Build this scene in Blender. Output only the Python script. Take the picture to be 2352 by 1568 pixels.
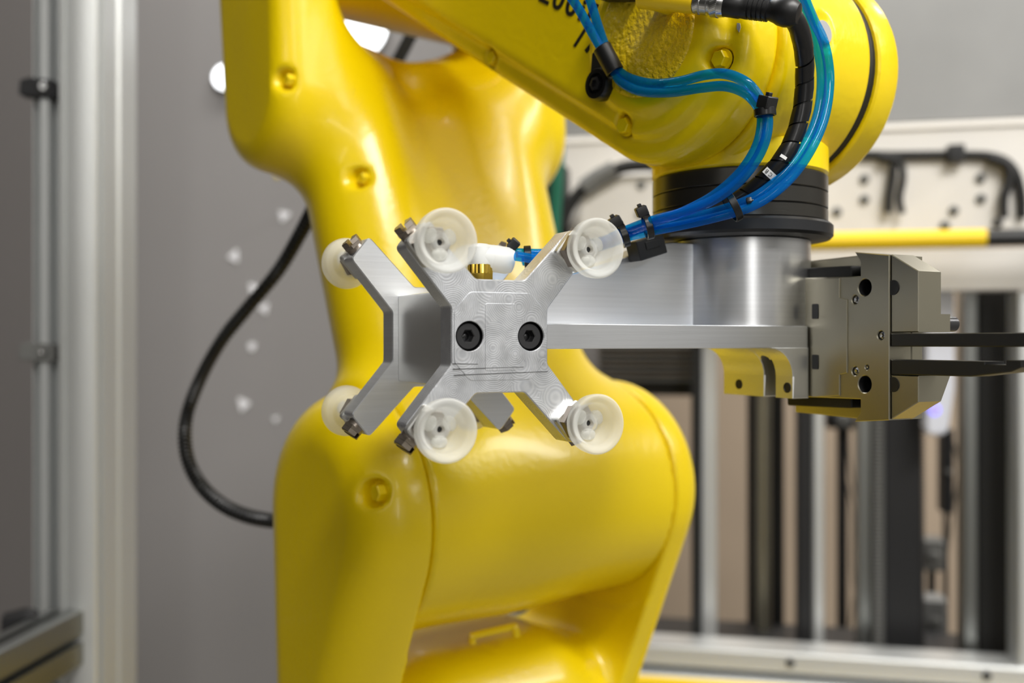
import bpy, math, random
import numpy as np
from mathutils import Vector, Matrix
from mathutils.geometry import tessellate_polygon

random.seed(7)
for o in list(bpy.data.objects):
    bpy.data.objects.remove(o)
SC = bpy.context.scene
COL = SC.collection
PI = math.pi

# ------------------------------------------------------------------ camera
CZ = 1.2                       # camera height, looking along +Y, level
FPX = 2287.0                   # focal length in pixels of a 2352 px wide frame
cam_d = bpy.data.cameras.new('camera')
cam_d.sensor_width = 36.0
cam_d.lens = 36.0 * FPX / 2352.0
cam_d.clip_start = 0.02
cam_d.clip_end = 60
cam_d.dof.use_dof = True
cam_d.dof.focus_distance = 0.372
cam_d.dof.aperture_fstop = 6.0
cam_d.dof.aperture_blades = 7
cam = bpy.data.objects.new('camera', cam_d)
cam.location = (0, 0, CZ)
cam.rotation_euler = (PI / 2, 0, 0)
COL.objects.link(cam)
SC.camera = cam

# ------------------------------------------------------------------ world, lamps, exposure
w = bpy.data.worlds.new('world')
SC.world = w
w.use_nodes = True
w.node_tree.nodes['Background'].inputs[0].default_value = (0.93, 0.96, 1.0, 1)
w.node_tree.nodes['Background'].inputs[1].default_value = 0.05


def area(name, loc, rot, sx, sy, power, col=(1, 0.98, 0.94)):
    d = bpy.data.lights.new(name, 'AREA')
    d.shape = 'RECTANGLE'
    d.size, d.size_y = sx, sy
    d.energy = power
    d.color = col
    o = bpy.data.objects.new(name, d)
    o.location = loc
    o.rotation_euler = rot
    COL.objects.link(o)
    return o


area('overhead_area', (0.58, -0.62, 2.62), (0, 0, math.radians(-40)), 0.35, 1.3, 52)
area('overhead_area', (-0.1, 1.12, 2.62), (0, 0, 0), 1.4, 0.2, 15)
area('overhead_area', (1.0, 2.1, 2.62), (0, 0, 0), 1.4, 0.3, 30)  # added out of view to brighten the beige wall
area('overhead_area', (-1.5, -2.9, 2.62), (0, 0, 0), 1.6, 0.5, 16)  # added behind the camera to brighten the wall the posts reflect
area('overhead_area', (2.15, 0.42, 2.62), (0, 0, 0), 1.5, 0.22, 26)
area('overhead_area', (2.3, -1.7, 2.62), (0, 0, 0), 1.0, 2.0, 40)
area('hub_highlight_strip', (0.30, -1.7, 1.75), (math.radians(80), 0, 0), 0.09, 1.2, 4.5)  # unseen upright strip, added to put a bright band on the hub
SC.view_settings.view_transform = 'Standard'
SC.view_settings.look = 'None'
SC.view_settings.exposure = 0.12
SC.view_settings.gamma = 1.0
SC.view_settings.use_curve_mapping = False


# ------------------------------------------------------------------ materials
def lin(c):
    return tuple(((x / 255) / 12.92 if x / 255 <= 0.04045 else ((x / 255 + 0.055) / 1.055) ** 2.4) for x in c)


def mat(name, col, rough=0.5, metal=0.0, bump=None, coat=0.0, vary=None, aniso=0.0, **kw):
    m = bpy.data.materials.new(name)
    m.use_nodes = True
    nt = m.node_tree
    b = nt.nodes['Principled BSDF']
    c = lin(col) + (1,)
    b.inputs['Base Color'].default_value = c
    b.inputs['Roughness'].default_value = rough
    b.inputs['Metallic'].default_value = metal
    b.inputs['Coat Weight'].default_value = coat
    b.inputs['Coat Roughness'].default_value = 0.08
    b.inputs['Anisotropic'].default_value = aniso
    for k, v in kw.items():
        b.inputs[k.replace('_', ' ')].default_value = v
    tc = nt.nodes.new('ShaderNodeTexCoord')
    mp = nt.nodes.new('ShaderNodeMapping')
    nt.links.new(tc.outputs['Object'], mp.inputs[0])
    if vary:                               # (scale, amount, stretch)
        sc, am, st = vary
        mp2 = nt.nodes.new('ShaderNodeMapping')
        mp2.inputs['Scale'].default_value = st
        nt.links.new(tc.outputs['Object'], mp2.inputs[0])
        n = nt.nodes.new('ShaderNodeTexNoise')
        n.inputs['Scale'].default_value = sc
        n.inputs['Detail'].default_value = 6
        nt.links.new(mp2.outputs[0], n.inputs[0])
        r = nt.nodes.new('ShaderNodeMix')
        r.data_type = 'RGBA'
        r.inputs[6].default_value = tuple(x * (1 - am) for x in c[:3]) + (1,)
        r.inputs[7].default_value = tuple(min(1, x * (1 + am)) for x in c[:3]) + (1,)
        nt.links.new(n.outputs[0], r.inputs[0])
        nt.links.new(r.outputs[2], b.inputs['Base Color'])
    if bump:                               # (scale, distance, stretch)
        sc, di, st = bump
        mp.inputs['Scale'].default_value = st
        n = nt.nodes.new('ShaderNodeTexNoise')
        n.inputs['Scale'].default_value = sc
        n.inputs['Detail'].default_value = 4
        nt.links.new(mp.outputs[0], n.inputs[0])
        bp = nt.nodes.new('ShaderNodeBump')
        bp.inputs['Strength'].default_value = 0.6
        bp.inputs['Distance'].default_value = di
        nt.links.new(n.outputs[0], bp.inputs['Height'])
        nt.links.new(bp.outputs[0], b.inputs['Normal'])
    return m


I3 = (1, 1, 1)
M = {}
M['yellow'] = mat('yellow_paint', (240, 209, 0), 0.3, 0, (260, 0.0003, I3), 0.15)
M['yellow_rough'] = mat('yellow_cast', (236, 200, 0), 0.3, 0, (420, 0.0035, I3), 0.5)
M['yellow_bar'] = mat('yellow_bar_paint', (250, 210, 5), 0.45)
M['alum'] = mat('machined_aluminium', (232, 234, 238), 0.36, 1, (420, 0.00003, (0.3, 0.3, 8)), vary=(120, 0.10, (0.15, 0.15, 8)))
M['alum_side'] = mat('sawn_aluminium', (226, 226, 223), 0.42, 1, (700, 0.00004, I3), vary=(60, 0.05, I3))
M['alum_turn'] = mat('turned_aluminium', (222, 223, 226), 0.3, 1, (300, 0.00003, (0.2, 0.2, 16)), vary=(110, 0.09, (0.1, 0.1, 8)))
M['profile'] = mat('anodised_profile', (222, 224, 224), 0.42, 0.65, (300, 0.0002, (12, 12, .3)))
M['profile_dark'] = mat('anodised_profile_dark', (150, 152, 150), 0.38, 1)
M['nickel'] = mat('nickel_plated_body', (172, 167, 150), 0.36, 1, (700, 0.00003, I3), vary=(40, .07, I3))
M['plug'] = mat('steel_plug', (158, 148, 138), 0.33, 1)
M['steel'] = mat('bright_steel', (205, 205, 205), 0.22, 1)
M['black_oxide'] = mat('black_oxide_steel', (78, 78, 80), 0.3, 0.8)
M['black_anod'] = mat('black_anodised_ring', (80, 78, 74), 0.28, 0.85, (300, 0.00004, (.2, .2, 14)))
M['black_satin'] = mat('black_satin_ring', (30, 31, 34), 0.42, 0.2)
M['black'] = mat('black_plastic', (22, 22, 23), 0.42)
M['black_gloss'] = mat('black_glossy_wrap', (17, 17, 18), 0.28)
M['rubber'] = mat('black_rubber', (16, 16, 16), 0.6)
M['dark'] = mat('dark_metal', (38, 38, 40), 0.5, 0.3)
M['grey_metal'] = mat('grey_painted_metal', (112, 112, 110), 0.5)
M['brass'] = mat('brass', (226, 190, 78), 0.2, 1)
M['white'] = mat('white_plastic', (208, 209, 207), 0.38)
M['white_dev'] = mat('white_device_case', (225, 228, 240), 0.4)
M['panel'] = mat('grey_panel', (150, 147, 147), 0.42, 0, vary=(3, 0.05, I3))
M['panel_dark'] = mat('dark_grey_panel', (116, 112, 111), 0.42, 0, vary=(3, 0.05, I3))
M['galv'] = mat('galvanised_sheet', (140, 140, 139), 0.5, 0.3, vary=(9, 0.18, I3))
M['beam'] = mat('pale_machine_plate', (232, 228, 222), 0.45, 0.1, vary=(8, 0.05, I3))
M['beige'] = mat('beige_panel', (176, 158, 138), 0.7, vary=(4, 0.12, I3))
M['green'] = mat('green_hose', (0, 96, 72), 0.4)
M['wall_paint'] = mat('painted_wall', (150, 150, 148), 0.8)
M['wall_dark'] = mat('dark_painted_wall', (70, 69, 66), 0.8)
M['floor'] = mat('grey_floor', (120, 118, 114), 0.6, vary=(5, .1, I3))
M['ceiling'] = mat('white_ceiling', (225, 225, 222), 0.8)
M['ink'] = mat('black_ink', (14, 14, 14), 0.5)
M['etch'] = mat('etched_grey', (236, 236, 232), 0.7, 0.4)
M['chip'] = mat('bare_primer', (160, 160, 162), 0.5)
M['mark'] = mat('white_marker', (228, 228, 226), 0.5)
M['glint'] = mat('white_glint', (250, 250, 255), 0.4)  # white colour standing in for reflections on the grey wall
M['wire'] = mat('grey_wire', (120, 110, 98), 0.6)


def emit(name, col, s):
    m = bpy.data.materials.new(name)
    m.use_nodes = True
    b = m.node_tree.nodes['Principled BSDF']
    b.inputs['Base Color'].default_value = lin(col) + (1,)
    b.inputs['Emission Color'].default_value = lin(col) + (1,)
    b.inputs['Emission Strength'].default_value = s
    return m


M['led'] = emit('blue_led', (130, 120, 255), 1.6)
M['lamp'] = emit('lamp_glow', (250, 252, 255), 3.0)


def swirl_mat():                           # face-milled aluminium: overlapping rings of tool marks
    m = mat('face_milled_aluminium', (214, 217, 222), 0.33, 1)
    nt = m.node_tree
    b = nt.nodes['Principled BSDF']
    tc = nt.nodes.new('ShaderNodeTexCoord')
    vo = nt.nodes.new('ShaderNodeTexVoronoi')
    vo.inputs['Scale'].default_value = 85
    nt.links.new(tc.outputs['Object'], vo.inputs['Vector'])
    mu = nt.nodes.new('ShaderNodeMath')
    mu.operation = 'MULTIPLY'
    mu.inputs[1].default_value = 110
    nt.links.new(vo.outputs['Distance'], mu.inputs[0])
    sn = nt.nodes.new('ShaderNodeMath')
    sn.operation = 'SINE'
    nt.links.new(mu.outputs[0], sn.inputs[0])
    no = nt.nodes.new('ShaderNodeTexNoise')
    no.inputs['Scale'].default_value = 260
    no.inputs['Detail'].default_value = 5
    nt.links.new(tc.outputs['Object'], no.inputs[0])
    ad = nt.nodes.new('ShaderNodeMath')
    ad.operation = 'MULTIPLY_ADD'
    ad.inputs[1].default_value = 0.3
    nt.links.new(sn.outputs[0], ad.inputs[0])
    nt.links.new(no.outputs[0], ad.inputs[2])
    bp = nt.nodes.new('ShaderNodeBump')
    bp.inputs['Strength'].default_value = 0.5
    bp.inputs['Distance'].default_value = 0.00005
    nt.links.new(ad.outputs[0], bp.inputs['Height'])
    nt.links.new(bp.outputs[0], b.inputs['Normal'])
    n2 = nt.nodes.new('ShaderNodeTexNoise')
    n2.inputs['Scale'].default_value = 150
    n2.inputs['Detail'].default_value = 6
    nt.links.new(tc.outputs['Object'], n2.inputs[0])
    mr = nt.nodes.new('ShaderNodeMapRange')
    cr = nt.nodes.new('ShaderNodeMix')
    cr.data_type = 'RGBA'
    cr.inputs[6].default_value = lin((212, 215, 221)) + (1,)
    cr.inputs[7].default_value = lin((240, 242, 246)) + (1,)
    nt.links.new(ad.outputs[0], cr.inputs[0])
    nt.links.new(cr.outputs[2], b.inputs['Base Color'])
    mr.inputs[3].default_value = 0.26
    mr.inputs[4].default_value = 0.55
    nt.links.new(n2.outputs[0], mr.inputs[0])
    nt.links.new(mr.outputs[0], b.inputs['Roughness'])
    return m


M['milled'] = swirl_mat()


def silicone():
    m = bpy.data.materials.new('translucent_silicone')
    m.use_nodes = True
    nt = m.node_tree
    b = nt.nodes['Principled BSDF']
    b.inputs['Base Color'].default_value = lin((240, 241, 238)) + (1,)
    b.inputs['Roughness'].default_value = 0.38
    b.inputs['Subsurface Weight'].default_value = 0.0
    b.inputs['Specular IOR Level'].default_value = 0.4
    tl = nt.nodes.new('ShaderNodeBsdfTranslucent')
    tl.inputs[0].default_value = lin((248, 247, 240)) + (1,)
    tr = nt.nodes.new('ShaderNodeBsdfTransparent')
    tr.inputs[0].default_value = (0.98, 0.98, 0.98, 1)
    m1 = nt.nodes.new('ShaderNodeMixShader')
    m1.inputs[0].default_value = 0.4
    m2 = nt.nodes.new('ShaderNodeMixShader')
    m2.inputs[0].default_value = 0.54
    nt.links.new(b.outputs[0], m1.inputs[1])
    nt.links.new(tl.outputs[0], m1.inputs[2])
    nt.links.new(m1.outputs[0], m2.inputs[1])
    nt.links.new(tr.outputs[0], m2.inputs[2])
    nt.links.new(m2.outputs[0], nt.nodes['Material Output'].inputs[0])
    return m


M['silicone'] = silicone()


def hose_mat():
    m = bpy.data.materials.new('clear_blue_tubing')
    m.use_nodes = True
    nt = m.node_tree
    b = nt.nodes['Principled BSDF']
    b.inputs['Base Color'].default_value = (0.004, 0.26, 0.78, 1)
    b.inputs['Roughness'].default_value = 0.07
    b.inputs['IOR'].default_value = 1.5
    b.inputs['Transmission Weight'].default_value = 0.35
    tr = nt.nodes.new('ShaderNodeBsdfTransparent')
    tr.inputs[0].default_value = (0.10, 0.66, 0.95, 1)
    mx = nt.nodes.new('ShaderNodeMixShader')
    mx.inputs[0].default_value = 0.66
    nt.links.new(b.outputs[0], mx.inputs[1])
    nt.links.new(tr.outputs[0], mx.inputs[2])
    nt.links.new(mx.outputs[0], nt.nodes['Material Output'].inputs[0])
    return m


M['hose'] = hose_mat()


# ------------------------------------------------------------------ mesh helpers
class G:
    def __init__(s):
        s.v, s.f = [], []

    def add(s, v, f, mtx=None):
        k = len(s.v)
        if mtx is not None:
            v = [mtx @ Vector(p) for p in v]
        s.v += [tuple(p) for p in v]
        s.f += [tuple(i + k for i in q) for q in f]
        return s

    def box(s, x0, x1, y0, y1, z0, z1, b=0.0, mtx=None):
        """box with chamfered edges"""
        if b <= 0:
            v = [(x, y, z) for x in (x0, x1) for y in (y0, y1) for z in (z0, z1)]
            f = [(0, 1, 3, 2), (4, 6, 7, 5), (0, 4, 5, 1), (2, 3, 7, 6), (0, 2, 6, 4), (1, 5, 7, 3)]
            return s.add(v, f, mtx)
        return s.prism([[(x0, z0), (x1, z0), (x1, z1), (x0, z1)]], y0, y1, b, mtx, cut=b)

    def prism(s, loops, y0, y1, bev=0.0, mtx=None, cut=0.0):
        """polygon (x,z), first loop outer, the rest holes, extruded along y from y0 to y1"""
        L = []
        for i, lp in enumerate(loops):
            lp = [tuple(p) for p in lp]
            a = sum(p[0] * q[1] - q[0] * p[1] for p, q in zip(lp, lp[1:] + lp[:1]))
            if (a > 0) != (i == 0):
                lp.reverse()
            if cut > 0 and i == 0:
                lp = fillet(lp, cut, 2)
            L.append(lp)
        v, f = [], []
        rings = []
        for lp in L:
            ins = inset(lp, bev) if bev > 0 else lp
            n = len(lp)
            st = []
            seq = [(ins, y0), (lp, y0 + bev), (lp, y1 - bev), (ins, y1)] if bev > 0 else [(lp, y0), (lp, y1)]
            for poly, y in seq:
                st.append(len(v))
                v += [(p[0], y, p[1]) for p in poly]
            for a, b in zip(st, st[1:]):
                for i in range(n):
                    j = (i + 1) % n
                    f.append((a + i, a + j, b + j, b + i))
            rings.append((ins, st[0], st[-1]))
        flat0, flat1 = [], []
        for ins, a, b in rings:
            flat0 += list(range(a, a + len(ins)))
            flat1 += list(range(b, b + len(ins)))
        if len(rings) == 1:
            f.append(tuple(flat0))
            f.append(tuple(reversed(flat1)))
            if len(flat0) > 4:
                f.pop(); f.pop()
        if len(rings) > 1 or len(flat0) > 4:
            tri = tessellate_polygon([[Vector((p[0], p[1], 0)) for p in r[0]] for r in rings])
            pts = [p for r in rings for p in r[0]]
            for a, b, c in tri:
                A, B, C_ = pts[a], pts[b], pts[c]
                cr = (B[0] - A[0]) * (C_[1] - A[1]) - (B[1] - A[1]) * (C_[0] - A[0])
                t = (a, b, c) if cr > 0 else (a, c, b)
                f.append(tuple(flat0[i] for i in t))
                f.append(tuple(flat1[i] for i in reversed(t)))
        return s.add(v, f, mtx)

    def lathe(s, prof, seg=32, mtx=None):
        """profile [(r,z)] revolved about z; r=0 ends are closed"""
        v, f, idx = [], [], []
        for r, z in prof:
            if r < 1e-9:
                idx.append([len(v)])
                v.append((0, 0, z))
            else:
                idx.append(list(range(len(v), len(v) + seg)))
                v += [(r * math.cos(2 * PI * i / seg), r * math.sin(2 * PI * i / seg), z) for i in range(seg)]
        for a, b in zip(idx, idx[1:]):
            for i in range(seg):
                j = (i + 1) % seg
                if len(a) == 1 and len(b) == 1:
                    continue
                if len(a) == 1:
                    f.append((a[0], b[j], b[i]))
                elif len(b) == 1:
                    f.append((a[i], a[j], b[0]))
                else:
                    f.append((a[i], a[j], b[j], b[i]))
        return s.add(v, f, mtx)

    def cyl(s, r, z0, z1, b=0.0, seg=32, mtx=None):
        if b > 0:
            return s.lathe([(0, z0), (r - b, z0), (r, z0 + b), (r, z1 - b), (r - b, z1), (0, z1)], seg, mtx)
        return s.lathe([(0, z0), (r, z0), (r, z1), (0, z1)], seg, mtx)

    def tube(s, path, r, seg=12, closed=False, rin=None):
        P = [Vector(p) for p in path]
        T, N, B = frames(P)
        rr = r if hasattr(r, '__len__') else [r] * len(P)

        def shell(rad, flip):
            k = len(s.v)
            for i, p in enumerate(P):
                for j in range(seg):
                    a = 2 * PI * j / seg
                    s.v.append(tuple(p + (N[i] * math.cos(a) + B[i] * math.sin(a)) * rad[i]))
            for i in range(len(P) - 1):
                for j in range(seg):
                    q = (k + i * seg + j, k + i * seg + (j + 1) % seg, k + (i + 1) * seg + (j + 1) % seg, k + (i + 1) * seg + j)
                    s.f.append(q[::-1] if flip else q)
            return k
        k = shell(rr, False)
        e = k + (len(P) - 1) * seg
        if rin is None:
            s.f.append(tuple(range(k + seg - 1, k - 1, -1)))
            s.f.append(tuple(range(e, e + seg)))
        else:
            k2 = shell([rin] * len(P), True)
            e2 = k2 + (len(P) - 1) * seg
            for j in range(seg):
                j2 = (j + 1) % seg
                s.f.append((k + j2, k + j, k2 + j, k2 + j2))
                s.f.append((e + j, e + j2, e2 + j2, e2 + j))
        return s


def frames(P):
    T = []
    for i in range(len(P)):
        a, b = P[max(0, i - 1)], P[min(len(P) - 1, i + 1)]
        T.append((b - a).normalized())
    ref = Vector((0, 0, 1)) if abs(T[0].z) < 0.9 else Vector((1, 0, 0))
    N = [(ref - T[0] * ref.dot(T[0])).normalized()]
    for i in range(1, len(P)):
        n = N[-1] - T[i] * N[-1].dot(T[i])
        N.append(n.normalized())
    B = [T[i].cross(N[i]) for i in range(len(P))]
    return T, N, B


def spline(pts, n=10):
    P = [Vector(p) for p in pts]
    P = [P[0] * 2 - P[1]] + P + [P[-1] * 2 - P[-2]]
    out = []
    for i in range(1, len(P) - 2):
        for k in range(n):
            t = k / n
            a, b, c, d = P[i - 1:i + 3]
            out.append(0.5 * ((2 * b) + (c - a) * t + (2 * a - 5 * b + 4 * c - d) * t * t + (3 * b - a - 3 * c + d) * t ** 3))
    out.append(P[-2])
    return out


def inset(lp, d):
    out = []
    n = len(lp)
    for i in range(n):
        a, b, c = Vector(lp[i - 1]), Vector(lp[i]), Vector(lp[(i + 1) % n])
        e1, e2 = (b - a).normalized(), (c - b).normalized()
        n1, n2 = Vector((-e1.y, e1.x)), Vector((-e2.y, e2.x))
        m = n1 + n2
        k = max(0.35, m.dot(n1))
        out.append(tuple(b + m * (d / k)))
    return out


def fillet(lp, r, seg=4):
    """round polygon corners; r one number or one per corner"""
    out = []
    n = len(lp)
    for i in range(n):
        ri = r[i] if hasattr(r, '__len__') else r
        a, b, c = Vector(lp[i - 1]), Vector(lp[i]), Vector(lp[(i + 1) % n])
        if ri <= 0:
            out.append(tuple(b))
            continue
        e1, e2 = (a - b).normalized(), (c - b).normalized()
        ang = e1.angle(e2)
        if ang > PI - 0.02:
            out.append(tuple(b))
            continue
        t = min(ri / math.tan(ang / 2), 0.49 * (a - b).length, 0.49 * (c - b).length)
        p, q = b + e1 * t, b + e2 * t
        for k in range(seg + 1):
            s = k / seg
            out.append(tuple(p * (1 - s) ** 2 + b * 2 * s * (1 - s) + q * s * s))
    return out


def circle(cx, cz, r, n=28, sx=1.0):
    return [(cx + r * sx * math.cos(2 * PI * i / n), cz + r * math.sin(2 * PI * i / n)) for i in range(n)]


def axis_mtx(loc, d, up=(0, 0, 1)):
    """matrix whose z axis points along d"""
    z = Vector(d).normalized()
    u = Vector(up)
    if abs(z.dot(u.normalized())) > 0.98:
        u = Vector((1, 0, 0))
    x = u.cross(z).normalized()
    y = z.cross(x)
    m = Matrix((x, y, z)).transposed().to_4x4()
    m.translation = Vector(loc)
    return m


def link(name, g, m, parent=None, angle=35, mesh=None):
    if mesh is None:
        mesh = bpy.data.meshes.new(name)
        mesh.from_pydata(g.v, [], g.f)
        mesh.validate()
        mesh.polygons.foreach_set('use_smooth', [True] * len(mesh.polygons))
        mesh.set_sharp_from_angle(angle=math.radians(angle))
        mesh.materials.append(M[m])
    o = bpy.data.objects.new(name, mesh)
    COL.objects.link(o)
    if parent is not None:
        o.parent = parent
    return o


def tag(o, label=None, cat=None, group=None, kind=None):
    if label: o['label'] = label
    if cat: o['category'] = cat
    if group: o['group'] = group
    if kind: o['kind'] = kind
    return o


def thing(name, label, cat, loc=(0, 0, 0), rz=0.0, group=None):
    o = bpy.data.objects.new(name, None)
    o.empty_display_size = 0.02
    o.location = loc
    o.rotation_euler = (0, 0, rz)
    COL.objects.link(o)
    return tag(o, label, cat, group)


def solo(name, g, m, label, cat, group=None, angle=35):
    """a thing that is one mesh: origin moved to its own centre"""
    c = Vector([(min(p[i] for p in g.v) + max(p[i] for p in g.v)) / 2 for i in range(3)])
    g.v = [tuple(Vector(p) - c) for p in g.v]
    o = link(name, g, m, None, angle)
    o.location = c
    return tag(o, label, cat, group)


def text_mesh(name, body, size, depth, m, parent, mtx, align='LEFT', wide=1.0, bold=0.0):
    cu = bpy.data.curves.new(name, 'FONT')
    cu.body = body
    cu.size = size
    cu.extrude = depth
    cu.align_x = align
    cu.space_character = wide
    cu.offset = bold
    t = bpy.data.objects.new(name, cu)
    COL.objects.link(t)
    bpy.context.view_layer.update()
    me = bpy.data.meshes.new_from_object(t.evaluated_get(bpy.context.evaluated_depsgraph_get()))
    bpy.data.objects.remove(t)
    bpy.data.curves.remove(cu)
    me.name = name
    me.transform(mtx)
    me.materials.clear()
    me.materials.append(M[m])
    return link(name, None, m, parent, mesh=me)


# measured points of the scene -> world: a viewing direction and a distance
def V(px, py, d):
    return Vector(((px - 1176) / FPX * d, d, CZ + (784 - py) / FPX * d))


def cross_plane(px, py, pt, nrm):
    r = V(px, py, 1) - Vector((0, 0, CZ))
    o = Vector((0, 0, CZ))
    t = (Vector(pt) - o).dot(nrm) / r.dot(nrm)
    return o + r * t


# ------------------------------------------------------------------ signed distance solids
def vlen(*a):
    return np.sqrt(sum(x * x for x in a))


def sd_rbox(x, y, z, c, h, r):
    qx, qy, qz = abs(x - c[0]) - h[0] + r, abs(y - c[1]) - h[1] + r, abs(z - c[2]) - h[2] + r
    return vlen(np.maximum(qx, 0), np.maximum(qy, 0), np.maximum(qz, 0)) + np.minimum(np.maximum(qx, np.maximum(qy, qz)), 0) - r


def sd_cone2(x, y, a, b, ra, rb):
    """2-D hull of two circles (uneven capsule)"""
    a, b = np.array(a, float), np.array(b, float)
    L = np.hypot(*(b - a))
    d = (b - a) / L
    px, py = x - a[0], y - a[1]
    v = px * d[0] + py * d[1]
    u = abs(-px * d[1] + py * d[0])
    k = (ra - rb) / L
    q = math.sqrt(max(1e-9, 1 - k * k))
    m = -k * u + q * v
    return np.where(m < 0, vlen(u, v) - ra, np.where(m > q * L, vlen(u, v - L) - rb, q * u + k * v - ra))


def extrude_sd(d2, x, x0, x1, r):
    """2-D distance d2 swept along x between x0 and x1 with edge radius r"""
    w = abs(x - (x0 + x1) / 2) - (x1 - x0) / 2 + r
    d = d2 + r
    return np.minimum(np.maximum(d, w), 0) + vlen(np.maximum(d, 0), np.maximum(w, 0)) - r


def sd_caps(x, y, z, a, b, ra, rb):
    a, b = np.array(a, float), np.array(b, float)
    ab = b - a
    t = np.clip(((x - a[0]) * ab[0] + (y - a[1]) * ab[1] + (z - a[2]) * ab[2]) / (ab @ ab), 0, 1)
    return vlen(x - a[0] - t * ab[0], y - a[1] - t * ab[1], z - a[2] - t * ab[2]) - (ra + (rb - ra) * t)


def smin(a, b, k):
    h = np.maximum(k - abs(a - b), 0) / k
    return np.minimum(a, b) - h * h * k * 0.25


def smax(a, b, k):
    return -smin(-a, -b, k)


def surface(fn, lo, hi, vox):
    """surface nets of fn<0 inside the box lo..hi"""
    ax = [np.arange(l, h + vox, vox, dtype=np.float32) for l, h in zip(lo, hi)]
    X, Y, Z = np.meshgrid(*ax, indexing='ij', sparse=True)
    D = np.broadcast_to(fn(X, Y, Z), tuple(len(a) for a in ax)).astype(np.float32)
    S = D < 0
    n = np.array(D.shape) - 1
    cnt = np.zeros(tuple(n), np.int8)
    for i in (0, 1):
        for j in (0, 1):
            for k in (0, 1):
                cnt += S[i:n[0] + i, j:n[1] + j, k:n[2] + k]
    act = (cnt > 0) & (cnt < 8)
    I = np.argwhere(act)
    ids = -np.ones(tuple(n), np.int64)
    ids[act] = np.arange(len(I))
    acc = np.zeros((len(I), 3))
    num = np.zeros(len(I))
    cs = [(i, j, k) for i in (0, 1) for j in (0, 1) for k in (0, 1)]
    for a in cs:
        for b in cs:
            if sum(abs(p - q) for p, q in zip(a, b)) == 1 and a < b:
                da = D[I[:, 0] + a[0], I[:, 1] + a[1], I[:, 2] + a[2]]
                db = D[I[:, 0] + b[0], I[:, 1] + b[1], I[:, 2] + b[2]]
                mk = (da < 0) != (db < 0)
                t = np.where(mk, da / np.where(mk, da - db, 1), 0)
                p = np.array(a) + t[:, None] * (np.array(b) - np.array(a))
                acc += p * mk[:, None]
                num += mk
    P = (acc / num[:, None] + I) * vox + np.array(lo)
    e = vox * 0.25
    for _ in range(2):                    # pull the vertices onto the true surface
        x, y, z = P.T
        d0 = fn(x, y, z)
        g = np.stack([fn(x + e, y, z) - fn(x - e, y, z), fn(x, y + e, z) - fn(x, y - e, z), fn(x, y, z + e) - fn(x, y, z - e)], 1) / (2 * e)
        st = d0[:, None] * g / np.maximum((g * g).sum(1), 0.3)[:, None]
        P = P - np.clip(st, -vox, vox)
    F = []
    for axn in range(3):
        o = [(0, 0, 0)] * 2
        A = [slice(1, -1)] * 3
        A[axn] = slice(0, -1)
        Bq = [slice(1, -1)] * 3
        Bq[axn] = slice(1, None)
        s0, s1 = S[tuple(A)], S[tuple(Bq)]
        E = np.argwhere(s0 != s1)
        off = np.array([1, 1, 1])
        off[axn] = 0
        base = E + off
        u, v = [(1, 2), (2, 0), (0, 1)][axn]
        du, dv = np.eye(3, dtype=int)[u], np.eye(3, dtype=int)[v]
        q = [ids[tuple((base - du - dv).T)], ids[tuple((base - dv).T)], ids[tuple(base.T)], ids[tuple((base - du).T)]]
        q = np.stack(q, 1)
        fl = s0[tuple(E.T)]
        q[~fl] = q[~fl][:, ::-1]
        F.append(q)
    F = np.concatenate(F)
    F = F[(F >= 0).all(1)]
    return P, F


def sdf_link(name, fn, lo, hi, vox, m, parent):
    P, F = surface(fn, lo, hi, vox)
    me = bpy.data.meshes.new(name)
    me.from_pydata(P.tolist(), [], F.tolist())
    me.polygons.foreach_set('use_smooth', [True] * len(me.polygons))
    me.materials.append(M[m])
    return link(name, None, m, parent, mesh=me)


# ------------------------------------------------------------------ the room
g = G().box(-3, 3.5, -3.5, 3.2, -0.05, 0)
tag(link('floor', g, 'floor'), 'grey concrete workshop floor', None, None, 'structure')
g = G().box(-3, 3.5, -3.5, 3.2, 2.7, 2.75)
tag(link('ceiling', g, 'ceiling'), 'white workshop ceiling', None, None, 'structure')
for nm, bx, mt_ in (('wall_side', (-3.05, -3, -3.5, 3.2), 'wall_dark'), ('wall_right', (3.5, 3.55, -3.5, 3.2), 'wall_paint'), ('wall_front', (-3, 3.5, -3.55, -3.5), 'wall_paint')):
    tag(link(nm, G().box(bx[0], bx[1], bx[2], bx[3], 0, 2.7), mt_), 'plain workshop wall', None, None, 'structure')
WALLY = 1.5
g = G().box(-2.4, -0.71, WALLY, WALLY + 0.03, 0, 2.7)
tag(link('wall_far_left', g, 'panel_dark'), 'darker grey enclosure wall left of the aluminium posts', None, None, 'structure')
g = G().box(-0.71, 0.19, WALLY, WALLY + 0.03, 0, 2.7)
tag(link('wall_left', g, 'panel'), 'flat grey enclosure wall behind the yellow robot', None, None, 'structure')
g = G().box(-0.2, 3.2, 2.6, 2.65, 0, 2.7)
tag(link('wall_back', g, 'beige'), 'beige wall seen through the machine opening', None, None, 'structure')

# ------------------------------------------------------------------ robot frame
PHI = math.radians(39.5)
RO = Vector((-0.01112, 0.56299, CZ - 0.0869))          # on the shoulder axis, mid width
RM = Matrix.Translation(RO) @ Matrix.Rotation(PHI, 4, 'Z')
RMI = RM.inverted()
robot = thing('industrial_robot', 'yellow painted six axis robot arm filling the middle of the picture', 'robot', RO, PHI)
# local axes: x along the shoulder axis (to the right and away), y = backwards, z up


def RL(p):
    return RMI @ p


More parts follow.
